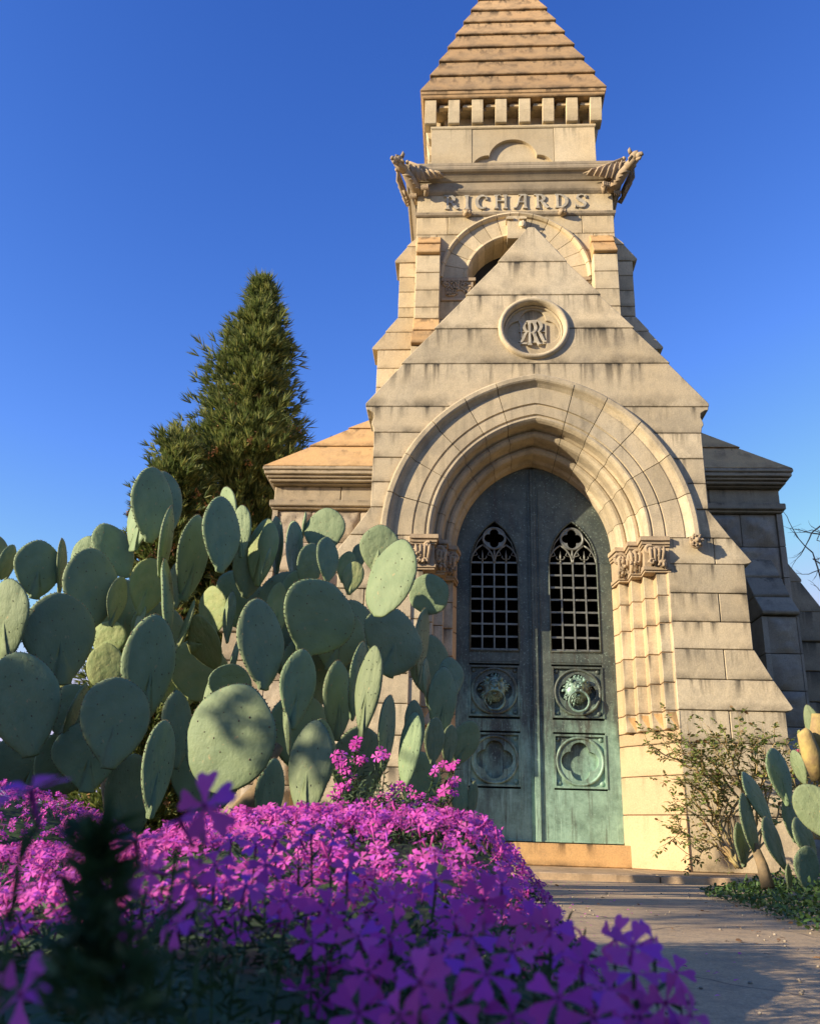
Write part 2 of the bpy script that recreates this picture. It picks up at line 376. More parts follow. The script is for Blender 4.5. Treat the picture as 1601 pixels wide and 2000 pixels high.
def facade():
    mb=MB(); g=.003; random.seed(5); D=.45; RC=4.651; RR=.285
    mb_back=MB()
    for k in range(len(JZ)-1):
        z1,z0=JZ[k],JZ[k+1]; a,b=z0+g,z1-g
        yf=random.uniform(-.003,.003)
        if z0>=4.2:   # gable courses, single stones; semicircular notch for the roundel
            lip=.014 if k>0 else .006
            xa=xo(z0)+lip; xb=xo(z1)-.004 if k>0 else .03
            pts=[(-xa,a)]
            if abs(z1-RC)<.01:
                pts+=[(xa,a),(max(xb,.01),b)]
                pts+=[(RR*math.cos(math.pi*i/20),b-RR*math.sin(math.pi*i/20)) for i in range(21)]+[(-xb,b)]
            elif abs(z0-RC)<.01:
                pts+=[(-RR*math.cos(math.pi*i/20),a+RR*math.sin(math.pi*i/20)) for i in range(21)]+[(xa,a),(xb,b),(-xb,b)]
            else: pts+=[(xa,a),(xb,b),(-xb,b)]
            mb.poly(pts,yf,D,0,z0,z1); continue
        for s in (1,-1):
            n=8; zz=[lerp(a,b,i/n) for i in range(n+1)]
            inner=[]
            for z in zz:
                x=arc_x(1.25,z) if z>2.63 else (1.25 if z>2.42 else 1.035)
                inner.append((x,z))
            if z1<2.67 and z0>=2.43: inner=[(1.035,z) for z in zz]
            if z1<=2.67: inner=[(1.035,a),(1.035,b)]
            if z0==3.862:
                outer=[(1.49,3.862+g),(1.49,3.895),(xo(b)-.004,b)]
            elif z1==3.862:
                outer=[(1.405,a),(1.412,3.66),(1.43,3.69),(1.425,3.72),(1.41,3.76),(1.415,3.80),(1.45,3.825),(1.48,3.83),(1.485,b)]
            elif abs(z0-2.441)<.01: outer=[(1.655,a),(1.69,2.452),(1.712,2.468),(xo(b),b)]
            elif abs(z0-1.274)<.01: outer=[(1.845,a),(1.88,1.283),(1.902,1.30),(xo(b),b)]
            else: outer=[(xo(a+.001),a),(xo(b-.001),b)]
            yo=random.uniform(-.003,.003)
            split=None
            if z0<2.7 and z1<2.68 and k%2==(0 if z0>2 else 0) : split=1.42
            if z0 in (2.441,1.965,1.51,1.032): split=1.42
            elif z0<2.6: split=None
            segs=[(inner,outer)]
            if split and z0>.9: segs=[(inner,[(split-g,a),(split-g,b)]),([(split+g,a),(split+g,b)],outer)]
            if inner[-1][0]<.02:   # the arch head reaches the axis: keep the stone on this side
                segs=[([(max(x,.0),z) for x,z in inner],outer)]
            for I,O in segs:
                pts=I+O[::-1]
                yy=yo+random.uniform(-.002,.002)
                mb.poly([(s*x,z) for x,z in pts],yy,D,0,z0,z1)
    o=mb.build('porch_facade',M['stone'],root,bevel=.005)
    # mortar backing
    return o
facade()
def solid_back():
    mb=MB()
    # backing masonry just behind the joints, follows the outline, leaves the arch open
    for s in (1,-1):
        zz=[.1,1.2,1.285,1.746,2.441,2.455,2.665]+[2.665+i*(arc_h(1.20))/16 for i in range(1,17)]
        inner=[(arc_x(1.20,z) if z>2.665 else .99,z) for z in zz]
        outer=[(xo(z)-.03,z) for z in (.1,1.27,1.30,1.746,2.43,2.47,2.914,3.6,3.86,3.9)]+[(0,5.70)]
        mb.poly([(s*x,z) for x,z in inner+[(0,arc_h(1.2)+ZS+.001)]+outer[::-1]] if False else [(s*x,z) for x,z in inner+outer[::-1]],.15,.44)
    return mb.build('porch_backing',M['joint'],root)
# sweep of the arch mouldings, voussoir by voussoir
PROF=[(1.31,.03),(1.312,-.040),(1.297,-.052),(1.262,-.052),(1.248,-.044),(1.232,-.02),(1.205,.006),(1.195,.004),(1.19,-.001),
      (1.05,-.001),(1.045,.014),(1.035,.014),(1.03,-.001),(.945,-.001),(.938,.014),(.928,.014),(.922,-.002),(.905,-.004),(.89,.008),(.876,.03),
      (.875,.14),(.862,.165),(.848,.15),(.825,.148),(.805,.165),(.797,.19),(.795,.30),(.782,.325),(.768,.31),(.745,.308),(.722,.325),(.714,.35),(.712,.45),(.690,.475),(.680,.56),
      (.680,.62),(1.22,.62),(1.22,.05)]
def arch():
    mb=MB(); fr=[0,.175,.35,.525,.69,.835,1.0]; g=.0018
    def pt(w,y,s,t):
        amax=math.acos(E_/(w+E_)); a=amax*t
        return (s*((w+E_)*math.cos(a)-E_),y,ZS+(w+E_)*math.sin(a))
    n=len(PROF)
    def block(samples,jit):
        vs=[];fs=[];cv=[]
        for (s,t) in samples:
            for (w,y) in PROF:
                vs.append(pt(w,y+jit,s,t))
                cv.append(.5)
        m=len(samples)
        for i in range(m-1):
            for k in range(n): fs.append((i*n+k,i*n+(k+1)%n,(i+1)*n+(k+1)%n,(i+1)*n+k))
        fs.append(tuple(range(n))); fs.append(tuple((m-1)*n+k for k in range(n-1,-1,-1)))
        mb.add(vs,fs,0,cv)
    random.seed(11)
    for s in (1,-1):
        for i in range(5):
            a,b=fr[i]+g,fr[i+1]-g
            block([(s,lerp(a,b,j/7)) for j in range(8)],random.uniform(-.0025,.0025))
    ts=[lerp(fr[5]+g,1,j/6) for j in range(7)]
    block([(1,t) for t in ts]+[(-1,t) for t in ts[-2::-1]],0)
    return mb.build('arch',M['stone'],root)
arch()
# jambs: four stepped facets dying into a splayed pier
def jamb(s):
    mb=MB(); g=.003; random.seed(20+s)
    zs=[.118,.51,.795,1.032,1.13]
    tp=(1.04,0); bt=(.70,.46)
    for k in range(4):
        z0,z1=zs[k]+g,zs[k+1]-g
        pr=.012 if k<1 else (.006 if k==1 else 0)
        pts=[(1.05,.0-pr*.3+.001),(1.036-pr*.2,-.001-pr),(.70-pr,.46-pr),(.672,.54),(.672,.64),(1.05,.64)]
        mb.polyz([(s*x,y) for x,y in pts],z0,z1)
    st=[1.13,1.27,1.485,1.72,1.955,2.18,2.37]
    steps=[]
    for i in range(4):
        x0=1.025-.0815*i; y0=.015+.112*i
        steps+= [(x0,y0),(x0-.018,y0+.004)] if False else [(x0,y0)]
        steps+= [(x0-.0815,y0)]
    for k in range(len(st)-1):
        z0,z1=st[k]+g,st[k+1]-g
        pts=[(1.05,.001),(1.036,.001)]+steps+[(.699,.463),(.672,.54),(.672,.64),(1.05,.64)]
        jit=random.uniform(-.001,.001)
        mb.polyz([(s*x,y+jit) for x,y in pts],z0,z1)
    # pyramid stops where the facets grow out of the splay
    for i in range(4):
        x0=1.025-.0815*i; y0=.015+.112*i
        a=Vector((s*x0,y0-.0,1.265)); b=Vector((s*(x0-.0815),y0,1.265)); c=Vector((s*(x0-.0815),y0+.108,1.265))
        d=Vector((s*(x0-.035),y0+.048,1.10))
        e=Vector((s*(x0-.0815),y0+.01,1.19))
        a2=Vector((s*(1.036-(.336)*(i/4)),.46*i/4,1.135)); c2=Vector((s*(1.036-.336*((i+1)/4)),.46*(i+1)/4,1.135))
        mb.add([a,b,c,a2,c2],[(0,1,3),(1,2,4),(1,4,3),(0,3,4,2),(0,2,1)],1,[1,1,1,0,0])
    o=mb.build('jamb',[M['splay'],M['orange'],M['stone']],root,bevel=.004)
    for p in o.data.polygons:
        if p.material_index==0 and abs(p.normal.y)>.95 and p.center.z>1.2: p.material_index=2
    return o
jamb(1); jamb(-1)
def zig(i0,off,s):                  # plan of the three stepped capitals
    pts=[(1.045,-.01-off),(1.045-.0,-.01-off)]
    E=[(1.03,.015),(.865,.015),(.865,.16),(.785,.16),(.785,.32),(.71,.32),(.68,.52)]
    out=[]
    for x,y in E: out.append((s*(x-off*(.75)),y-off))
    return [(s*1.06,.01-off)]+out+[(s*.9,.56),(s*1.06,.56)]
def capital(s):
    mb=MB(); random.seed(31+s)
    mb.polyz(zig(0,.055,s),2.628,2.663); mb.polyz(zig(0,.040,s),2.600,2.627); mb.polyz(zig(0,.028,s),2.583,2.600)
    mb.polyz(zig(0,.012,s),2.415,2.583); mb.polyz(zig(0,.030,s),2.385,2.412); mb.polyz(zig(0,.018,s),2.368,2.385)
    for (x,y) in ((.95,.0),(.82,.13),(.745,.29)):
        for q in range(9):
            a=random.uniform(-1.3,1.3); zz=random.uniform(2.42,2.57); rr=random.uniform(.022,.034)+(.012 if zz>2.52 else 0)
            cx=s*(x+random.uniform(-.055,.055)); cy=y-.02-random.uniform(0,.02)
            mb.torus((cx,cy,zz),rr*.8,rr*.42,seg=10,n=6,m=0,a0=a,a1=a+4.3)
            mb.sphere((cx+s*.01,cy-.012,zz-.004),rr*.45,8,6)
        for q in range(4): mb.tube([(s*(x-.045+.03*q),y+.0,2.40),(s*(x-.045+.03*q),y-.03,2.47),(s*(x-.055+.036*q),y-.055,2.54),(s*(x-.06+.04*q),y-.03,2.575)],[.008,.014,.016,.008],6)
    return mb.build('capital',M['carved'],root)
capital(1); capital(-1)
def label_stop(s):
    mb=MB(); c=Vector((s*1.262,-.06,2.612)); random.seed(44)
    mb.sphere(c,.052,14,10,disp=.15,fr=3,sq=(1,.9,1.1))
    for k in range(7):
        a=2*math.pi*k/7; p=c+Vector((math.cos(a)*.036,-.03,math.sin(a)*.04))
        mb.torus(p,.018,.009,seg=9,n=6,a0=a,a1=a+4.6)
        mb.sphere(p+Vector((0,-.01,0)),.011,7,5)
    mb.sphere(c+Vector((0,-.055,0)),.018,8,6)
    return mb.build('rosette',M['carved'],root)
label_stop(1); label_stop(-1)
# quatrefoil outline
def quatre(cx,cz,r,lob,n=12,cusp=0):
    pts=[]
    for q in range(4):
        a=math.pi/2*q
        ox,oz=cx+math.cos(a)*(r-lob),cz+math.sin(a)*(r-lob)
        d=r-lob; xx=(2*d+math.sqrt(max(0,4*d*d-8*(d*d-lob*lob))))/4; half=math.atan2(xx,xx-d)
        for k in range(n+1):
            b=a-half+2*half*k/n
            pts.append((ox+lob*math.cos(b),oz+lob*math.sin(b)))
    return pts
def ringplate(mb,outer,inner,y0,y1,m=0):
    """plate between two closed outlines (bridged) ; both lists same length"""
    n=len(outer); vs=[(x,y0,z) for x,z in outer]+[(x,y0,z) for x,z in inner]+[(x,y1,z) for x,z in outer]+[(x,y1,z) for x,z in inner]
    fs=[]
    for i in range(n):
        j=(i+1)%n
        fs+=[(i,j,n+j,n+i),(2*n+i,3*n+i,3*n+j,2*n+j),(n+i,n+j,3*n+j,3*n+i),(i,2*n+i,2*n+j,j)]
    mb.add(vs,fs,m)
def radial(outline_inner,cx,cz,fn):
    out=[]
    for x,z in outline_inner:
        a=math.atan2(z-cz,x-cx); r=fn(a); out.append((cx+r*math.cos(a),cz+r*math.sin(a)))
    return out
def roundel():
    mb=MB(); c=(0,0,4.651)
    mb.torus(c,0,0,seg=64,prof=[(.268,.10),(.268,-.002),(.278,-.028),(.296,-.036),(.312,-.028),(.320,-.005),(.320,.05),(.30,.10)])
    mb.torus(c,0,0,seg=64,prof=[(.25,.12),(.25,.045),(.258,.035),(.268,.045),(.268,.12)])
    q=quatre(0,4.651,.236,.118)
    ringplate(mb,radial(q,0,4.651,lambda a:.262),q,.062,.12)
    n=48; mb.poly([(.27*math.cos(2*math.pi*k/n),4.651+.27*math.sin(2*math.pi*k/n)) for k in range(n)],.082,.14)
    return mb.build('roundel',M['stone'],root,bevel=.004)
rd=roundel()
def glyph(mb,strokes,x0,z0,h,yf,yb):
    """strokes: ('l',[(x,z,w)..]) thick polylines in a unit box"""
    for pts in strokes:
        L=[];Rr=[]
        for i,(x,z,w) in enumerate(pts):
            a=pts[max(i-1,0)]; b=pts[min(i+1,len(pts)-1)]
            t=Vector((b[0]-a[0],b[1]-a[1])); t=t.normalized() if t.length else Vector((0,1)); n=Vector((-t.y,t.x))
            L.append((x0+(x+n.x*w/2)*h,z0+(z+n.y*w/2)*h)); Rr.append((x0+(x-n.x*w/2)*h,z0+(z-n.y*w/2)*h))
        for i in range(len(pts)-1):
            mb.poly([L[i],L[i+1],Rr[i+1],Rr[i]],yf+random.uniform(-.0006,.0006),yb)
def bow(cx,cz,rx,rz,a0,a1,w0,w1,n=12):
    r=[]
    for k in range(n+1):
        t=k/n; a=R(a0+(a1-a0)*t); r.append((cx+rx*math.cos(a),cz+rz*math.sin(a),w0+(w1-w0)*math.sin(math.pi*t)))
    return r
def stem(x,w=.15,z0=0,z1=1): 
    return [[(x,z0+.0,w*1.9),(x,z0+.05,w*1.6),(x,z0+.11,w),(x,(z0+z1)/2,w*.82),(x,z1-.11,w),(x,z1-.05,w*1.6),(x,z1,w*1.9)]]
GL={
 'R':(.92,stem(.22)+[bow(.30,.74,.30,.235,100,-95,.06,.19)]+[[(.42,.50,.10),(.56,.36,.17),(.68,.16,.17),(.78,.05,.14),(.93,.07,.05)]]+[[(.0,.98,.07),(.3,.985,.07)]]+[[(.30,.51,.05),(.5,.50,.06)]]),
 'I':(.46,stem(.22,.17)),
 'C':(.82,[bow(.46,.5,.36,.46,50,310,.07,.20,18)]+[[(.70,.98,.03),(.70,.66,.07)]]+[[(.60,.70,.05),(.76,.72,.05)]]),
 'H':(1.0,stem(.22)+stem(.76)+[[(.26,.56,.05),(.5,.56,.06),(.72,.56,.05)]]+[[(.26,.98,.05),(.4,1.0,.05),(.5,.93,.05)]]),
 'A':(.98,[[(.62,.97,.06),(.45,.93,.07),(.34,.70,.08),(.27,.35,.09),(.16,.08,.07),(.0,.03,.10)]]+stem(.70)+[[(.30,.45,.05),(.66,.45,.05)]]+[[(.30,1.0,.05),(.72,1.0,.07)]]),
 'D':(.98,stem(.22)+[bow(.32,.5,.46,.46,92,-92,.06,.20,16)]+[[(.22,.97,.06),(.34,.97,.06)],[(.22,.04,.06),(.34,.04,.06)]]),
 'S':(.80,[[(.66,.80,.04),(.60,.92,.08),(.42,.96,.09),(.22,.88,.13),(.18,.72,.18),(.34,.56,.21),(.54,.42,.21),(.66,.26,.17),(.58,.10,.11),(.40,.03,.08),(.18,.08,.06),(.10,.22,.05)]]+[[(.70,.98,.03),(.70,.72,.06)]]+[[(.05,.0,.03),(.07,.28,.05)]]),
}
def inscription(parent):
    ins=empty('inscription',(0,0,0),parent); random.seed(2); h=.215; word='RICHARDS'; tot=sum(GL[c][0] for c in word); x=-.915; width=1.855
    sp=(width/h-tot)/(len(word)-1)
    for c in word:
        mb=MB(); glyph(mb,GL[c][1],x,7.985,h,TY-.024,TY+.004); x+=(GL[c][0]+sp)*h
        mb.build('letter',M['letter'],ins)
    return ins
def monogram(parent):
    mb=MB(); random.seed(2); h=.235; z0=4.535
    y=.082
    mir=[[(.92-x,z,w) for x,z,w in st] for st in GL['R'][1]]
    glyph(mb,[[(x*.62,z,w*.62) for x,z,w in st] for st in GL['R'][1]],-.015,z0,h,y-.030,y+.01)
    glyph(mb,[[(x*.62,z,w*.62) for x,z,w in st] for st in mir],-.13,z0,h,y-.024,y+.01)
    glyph(mb,[[(x*.62,z*1.06-.08,w*.62) for x,z,w in st] for st in GL['R'][1]],-.065,z0-.01,h,y-.037,y+.01)
    glyph(mb,[[(.08,.25,.04),(.08,.85,.09),(.0,.98,.05)],[(1.02,.1,.04),(1.02,.85,.06)],[(-.02,.53,.035),(1.0,.53,.035)],[(.0,.0,.07),(.3,.0,.07)],[(.85,.0,.07),(1.1,.02,.06)]],-.125,z0,h,y-.018,y+.01)
    return mb.build('monogram',M['letter'],parent)
monogram(rd)
# ---------------------------------------------------------------- porch body behind the facade
def porch_body():
    mb=MB()
    for s in (1,-1):
        mb.box(*sorted((s*1.06,s*1.385)),.452,1.95,.06,3.62)
        mb.box(*sorted((s*1.386,s*1.625)),.452,.9,.06,2.44); mb.box(*sorted((s*1.626,s*1.82)),.452,.9,.06,1.27)
    mb.box(-1.0,1.0,2.60,2.70,.06,3.6)
    mb.build('porch_wall',M['stone_up'],root)
    mb=MB()
    mb.poly([(-1.42,3.75),(1.42,3.75),(1.45,3.86),(.0,5.68),(-1.45,3.86)],.452,2.48)
    mb.build('porch_roof',M['grey'],root,bevel=.006)
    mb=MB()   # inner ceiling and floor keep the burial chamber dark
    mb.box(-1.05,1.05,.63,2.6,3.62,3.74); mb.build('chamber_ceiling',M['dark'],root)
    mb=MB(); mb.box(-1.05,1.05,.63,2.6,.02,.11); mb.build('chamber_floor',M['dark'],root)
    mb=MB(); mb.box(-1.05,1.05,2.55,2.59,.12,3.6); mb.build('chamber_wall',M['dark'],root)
porch_body()
def threshold():
    mb=MB(); mb.box(-.728,.728,.432,.60,.12,.285); return mb.build('threshold',M['orange'],root,bevel=.006)
threshold()
# ---------------------------------------------------------------- bronze doors
DY=.545
def lancet(w,e,z,zs): return arc_x(w,z,e,zs)
def door(s):
    mb=MB(); X0,X1=.004,.676; ZB=.292
    gx0,gx1=.135,.552; gc=(gx0+gx1)/2; gw=(gx1-gx0)/2
    px0,px1=.135,.56
    def bx(x0,x1,z0,z1,y0=DY,y1=DY+.05,m=0): mb.box(*sorted((s*x0,s*x1)),y0,y1,z0,z1,m)
    # lower flat panel, stiles, rails
    bx(X0,px0,ZB,2.60); bx(px1,X1,ZB,2.60)
    bx(px0,px1,ZB,.69); bx(px0,px1,1.145,1.245); bx(px0,px1,1.705,1.815)
    # top with lancet window cut out; follows the stone arch
    zz=[2.60+i*(3.495-2.60)/24 for i in range(25)]
    outer=[(min(X1,arc_x(.683,z)),z) for z in zz]
    zl=[2.60+i*.36/16 for i in range(17)]
    r=[(gc+lancet(gw,.26,z,2.60),z) for z in zl if lancet(gw,.26,z,2.60)>0]
    l=[(gc-lancet(gw,.26,z,2.60),z) for z in zl if lancet(gw,.26,z,2.60)>0]
    top=[(gc,2.60+arc_h(gw,.26))]
    poly=[(gx1,2.60)]+[(x,z) for x,z in outer if x>gx1 or z<2.7]
    full=[(X0,2.60),(gx0,2.60)]+l[1:]+top+r[::-1][:-1]+[(gx1,2.60)]+[(x,z) for x,z in outer if x>X0]+[(X0,3.50)]
    mb.poly([(s*x,z) for x,z in full],DY,DY+.05)
    # lip round the window and quatrefoil panels
    def lip(pts,w=.008,y=DY-.004):
        for a,b in zip(pts,pts[1:]): mb.tube([(s*a[0],y,a[1]),(s*b[0],y,b[1])],w,6)
    lip([(gx0,1.815),(gx1,1.815)]); lip([(gx0,1.815),(gx0,2.6)]+l[1:]+top); lip([(gx1,1.815),(gx1,2.6)]+r[1:]+top)
    # astragal and stile mouldings
    bx(.0,.022,ZB,3.48,DY-.022,DY+.01); bx(.045,.052,ZB,3.3,DY-.006,DY+.01)
    bx(X0,X1-.01,ZB,ZB+.012,DY-.006,DY+.01)
    for z in (1.80,1.72): bx(px0,px1,z,z+.005,DY-.004,DY+.01)
    leaf=mb.build('door',M['bronze'],root,bevel=.002)
    # quatrefoil panels
    for zc in (.917,1.475):
        m=MB(); cx=s*(px0+px1)/2; hw=.2125
        sq=lambda a,h=hw: h/max(abs(math.cos(a)),abs(math.sin(a)))
        n=64; C=[(cx+.19*math.cos(2*math.pi*k/n),zc+.19*math.sin(2*math.pi*k/n)) for k in range(n)]
        ringplate(m,radial(C,cx,zc,lambda a:sq(a,hw)),radial(C,cx,zc,lambda a:sq(a,hw-.016)),DY-.010,DY+.03)
        ringplate(m,radial(C,cx,zc,lambda a:sq(a,hw-.016)),C,DY+.014,DY+.05)
        m.torus((cx,DY,zc),.186,.012,seg=64); m.torus((cx,DY+.012,zc),.163,.008,seg=64)
        q=quatre(cx,zc,.152,.077); ringplate(m,radial(q,cx,zc,lambda a:.176),q,DY+.002,DY+.05)
        for k in range(4):   # corner leaves
            a=math.pi/4+math.pi/2*k; px,pz=cx+.245*math.cos(a),zc+.245*math.sin(a)
            m.sphere((px,DY+.012,pz),.02,8,6,sq=(1,.5,1))
        m.poly([(cx-hw+.001,zc-hw+.001),(cx+hw-.001,zc-hw+.001),(cx+hw-.001,zc+hw-.001),(cx-hw+.001,zc+hw-.001)],DY+.045,DY+.06)
        m.build('quatrefoil_panel',M['bronze'],leaf)
    # grille
    m=MB(); yy=DY+.012
    def bar(x0,x1,z0,z1,y=yy,d=.012): m.box(*sorted((s*x0,s*x1)),y,y+d,z0,z1)
    for i in range(1,4):
        x=lerp(gx0,gx1,i/4); bar(x-.0065,x+.0065,1.815,2.60 if i!=2 else 2.66,yy-.003)
    for i in range(0,8):
        z=1.83+i*.1107; bar(gx0,gx1,z-.008,z+.008,yy+.002)
    cz=2.83; cq=[(gc+.10*math.cos(2*math.pi*k/40),cz+.10*math.sin(2*math.pi*k/40)) for k in range(40)]
    m.torus((s*gc,yy,cz),.098,.011,seg=36)
    q=quatre(s*gc,cz,.088,.040,8); ringplate(m,radial(q,s*gc,cz,lambda a:.094),q,yy-.004,yy+.012)
    for c2 in (gx0+gw/2,gx0+gw*1.5):     # two small lancets with fleurons
        h=gw/2-.004
        for sd in (1,-1):
            path=[(s*(c2+sd*lancet(h,.09,z,2.60)),yy,z) for z in [2.60+i*arc_h(h,.09)/8 for i in range(9)]]
            m.tube(path,.008,6)
            # cusps
            m.tube([(s*(c2+sd*h*.93),yy,2.66),(s*(c2+sd*h*.45),yy,2.675),(s*(c2+sd*h*.62),yy,2.71)],.005,5)
        m.tube([(s*c2,yy,2.60),(s*c2,yy,2.665),(s*c2,yy,2.72)],[.006,.009,.001],6)
        for sd in (1,-1): m.tube([(s*c2,yy,2.635),(s*(c2+sd*.025),yy,2.638),(s*(c2+sd*.037),yy,2.655),(s*(c2+sd*.03),yy,2.668)],[.005,.005,.006,.003],5)
        m.sphere((s*c2,yy,2.618),.010,6,5)
    m.tube([(s*gc,yy,2.64),(s*gc,yy,2.73)],[.010,.008],6)
    for sd in (1,-1): m.tube([(s*(gc+sd*.09),yy,2.87),(s*(gc+sd*.15),yy,2.79),(s*(gc+sd*.195),yy,2.66)],.006,5)
    m.build('grille',M['grille'],leaf)
    # lion mask with ring
    m=MB(); cx=s*(px0+px1)/2; zc=1.475; y=DY+.04; random.seed(9)
    m.sphere((cx,y-.02,zc+.02),.105,22,16,disp=.12,fr=6,sq=(1,.55,1.05))
    for k in range(70):
        a=random.uniform(0,2*math.pi); rr=random.uniform(.055,.112)
        p=Vector((cx+rr*math.cos(a),y-.085+rr*.55,zc+.02+rr*math.sin(a)))
        d=Vector((math.cos(a),.15,math.sin(a)-.35)).normalized()
        m.tube([p-d*.012,p+d*.010+Vector((0,-.006,0)),p+d*.034],[.008,.011,.003],5)
    m.sphere((cx,y-.075,zc+.035),.052,14,10,disp=.1,fr=5,sq=(1,.8,1.1))      # face
    m.sphere((cx,y-.105,zc+.000),.030,12,8,sq=(1.15,1,.8)); m.tube([(cx,y-.10,zc+.06),(cx,y-.128,zc+.012)],[.013,.017],8)
    for sd in (1,-1):
        m.sphere((cx+sd*.024,y-.108,zc+.046),.012,8,6); m.sphere((cx+sd*.020,y-.122,zc+.002),.018,10,7)
        m.sphere((cx+sd*.055,y-.07,zc+.095),.018,8,6); m.tube([(cx+sd*.008,y-.112,zc+.062),(cx+sd*.036,y-.106,zc+.066)],[.009,.005],6)
    m.sphere((cx,y-.095,zc-.034),.024,10,7,sq=(1.1,.9,.7))
    rr=m; mask=m.build('lion_mask',M['knocker'],leaf)
    m=MB(); path=[]
    for k in range(33):
        a=2*math.pi*k/32; path.append((cx+.082*math.sin(a),y-.118-.012*math.cos(a),zc-.085+.082*math.cos(a)))
    m.tube(path,[.0085+.002*abs(math.sin(math.pi*k/32)) for k in range(33)],8,caps=False)
    m.build('knocker_ring',M['knocker'],mask)
    return leaf
door(1); door(-1)
# ---------------------------------------------------------------- tower
TC=3.76; TW=1.264; TY=TC-TW
def sweep_sq(mb,prof,m=0,cv=None):
    """profile (half width, z), open list, swept round the square tower with mitred corners"""
    n=len(prof); vs=[];fs=[]
    zs=[p[1] for p in prof]; z0,z1=min(zs),max(zs)
    for sx,sy in ((-1,-1),(1,-1),(1,1),(-1,1)):
        for w,z in prof: vs.append((sx*w,TC+sy*w,z))
    for c in range(4):
        d=(c+1)%4
        for k in range(n-1): fs.append((c*n+k,c*n+k+1,d*n+k+1,d*n+k))
    fs.append(tuple(c*n for c in range(4))); fs.append(tuple(c*n+n-1 for c in (3,2,1,0)))
    mb.add(vs,fs,m,[ (z-z0)/max(z1-z0,1e-6) for w,z in prof]*4)
def tower_walls():
    mb=MB(); random.seed(8); g=.003
    mb.box(-TW+.03,TW-.03,TY+.42,TC+TW-.02,.1,8.2)
    mb.build('tower_core',M['stone_up'],root)
    mb=MB(); zs=[4.9,5.2,5.5,5.8,6.08,6.34,6.60,6.86,7.10,7.34,7.60,7.872]
    e=.02; zsp=6.93
    for k in range(len(zs)-1):
        z0,z1=zs[k]+g,zs[k+1]-g
        for s in (1,-1):
            n=6; zz=[lerp(z0,z1,i/n) for i in range(n+1)]
            inner=[(arc_x(.90,z,e,zsp) if z>zsp else .60,z) for z in zz]
            if zs[k]<zsp<zs[k+1]: inner=[(.60,z0),(.60,zsp-.001),(.90,zsp)]+[(arc_x(.9,z,e,zsp),z) for z in zz if z>zsp]
            jit=random.uniform(-.003,.003)
            pts=inner+[(TW,z1),(TW,z0)]
            if z0>7.3:
                sp=1.0 if k%2 else .86
                inn2=[(min(x,sp-.02),z) for x,z in inner]
                mb.poly([(s*x,z) for x,z in inn2+[(sp-g,z1),(sp-g,z0)]],TY+jit,TY+.4,0,z0,z1)
                mb.poly([(s*x,z) for x,z in [(sp+g,z0),(sp+g,z1),(TW,z1),(TW,z0)]],TY-jit,TY+.4,0,z0,z1)
            else: mb.poly([(s*x,z) for x,z in pts],TY+jit,TY+.4,0,z0,z1)
    # frieze stones
    for a,b in ((-TW,-.42),(-.42,.36),(.36,TW)): mb.poly([(a+g*.3,7.93),(b-g*.3,7.93),(b-g*.3,8.216),(a+g*.3,8.216)],TY+random.uniform(-.002,.002),TY+.4)
    # side faces in courses
    for s in (1,-1):
        zz=zs+[8.216]
        for k in range(len(zz)-1):
            mb.box(*sorted((s*(TW-.05),s*(TW-.001))),TY+.405,TC+TW,zz[k]+g,zz[k+1]-g)
    mb.build('tower_wall',M['stone_up'],root,bevel=.005)
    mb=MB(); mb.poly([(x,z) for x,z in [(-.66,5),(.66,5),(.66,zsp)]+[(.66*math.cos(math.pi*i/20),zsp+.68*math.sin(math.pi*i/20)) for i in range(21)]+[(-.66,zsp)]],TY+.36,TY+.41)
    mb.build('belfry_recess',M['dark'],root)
    # string course
    mb=MB(); sweep_sq(mb,[(TW-.05,7.872),(TW+.004,7.874),(TW+.022,7.892),(TW+.028,7.915),(TW+.028,7.93),(TW-.0,7.934),(TW-.05,7.934)])
    mb.build('string_course',M['grey'],root)
    # arch ring with hood
    mb=MB(); P=[(.955,.03),(.955,-.045),(.93,-.055),(.905,-.03),(.90,-.001),(.655,-.001),(.645,-.02),(.615,-.03),(.60,-.01),(.585,.05),(.585,.40),(.88,.40),(.90,.03)]
    fr=[0,.14,.28,.42,.56,.70,.84,.96]; ee=.02
    def blk(sam,jit):
        vs=[];fs=[];n=len(P)
        for s,t in sam:
            for w,y in P:
                a=math.acos(ee/(w+ee))*t; vs.append((s*((w+ee)*math.cos(a)-ee),TY+y+jit,zsp+(w+ee)*math.sin(a)))
        for i in range(len(sam)-1):
            for k in range(n): fs.append((i*n+k,i*n+(k+1)%n,(i+1)*n+(k+1)%n,(i+1)*n+k))
        fs.append(tuple(range(n))); fs.append(tuple((len(sam)-1)*n+k for k in range(n-1,-1,-1))); mb.add(vs,fs)
    for s in (1,-1):
        for a,b in zip(fr,fr[1:]): blk([(s,lerp(a+.003,b-.003,j/4)) for j in range(5)],random.uniform(-.002,.002))
    ts=[lerp(.963,1,j/2) for j in range(3)]; blk([(1,t) for t in ts]+[(-1,t) for t in ts[-2::-1]],0)
    mb.build('belfry_arch',M['stone_up'],root)
    # keystone seen above the gable point
    mb=MB(); mb.box(-.10,.13,TY-.10,TY+.1,7.46,7.80); mb.box(-.115,-.02,TY-.13,TY+.05,7.735,7.765); mb.box(.05,.145,TY-.13,TY+.05,7.735,7.765)
    mb.sphere((.09,TY-.11,7.66),.05,10,8,disp=.2)
    mb.build('keystone',M['stone_up'],root,bevel=.01)
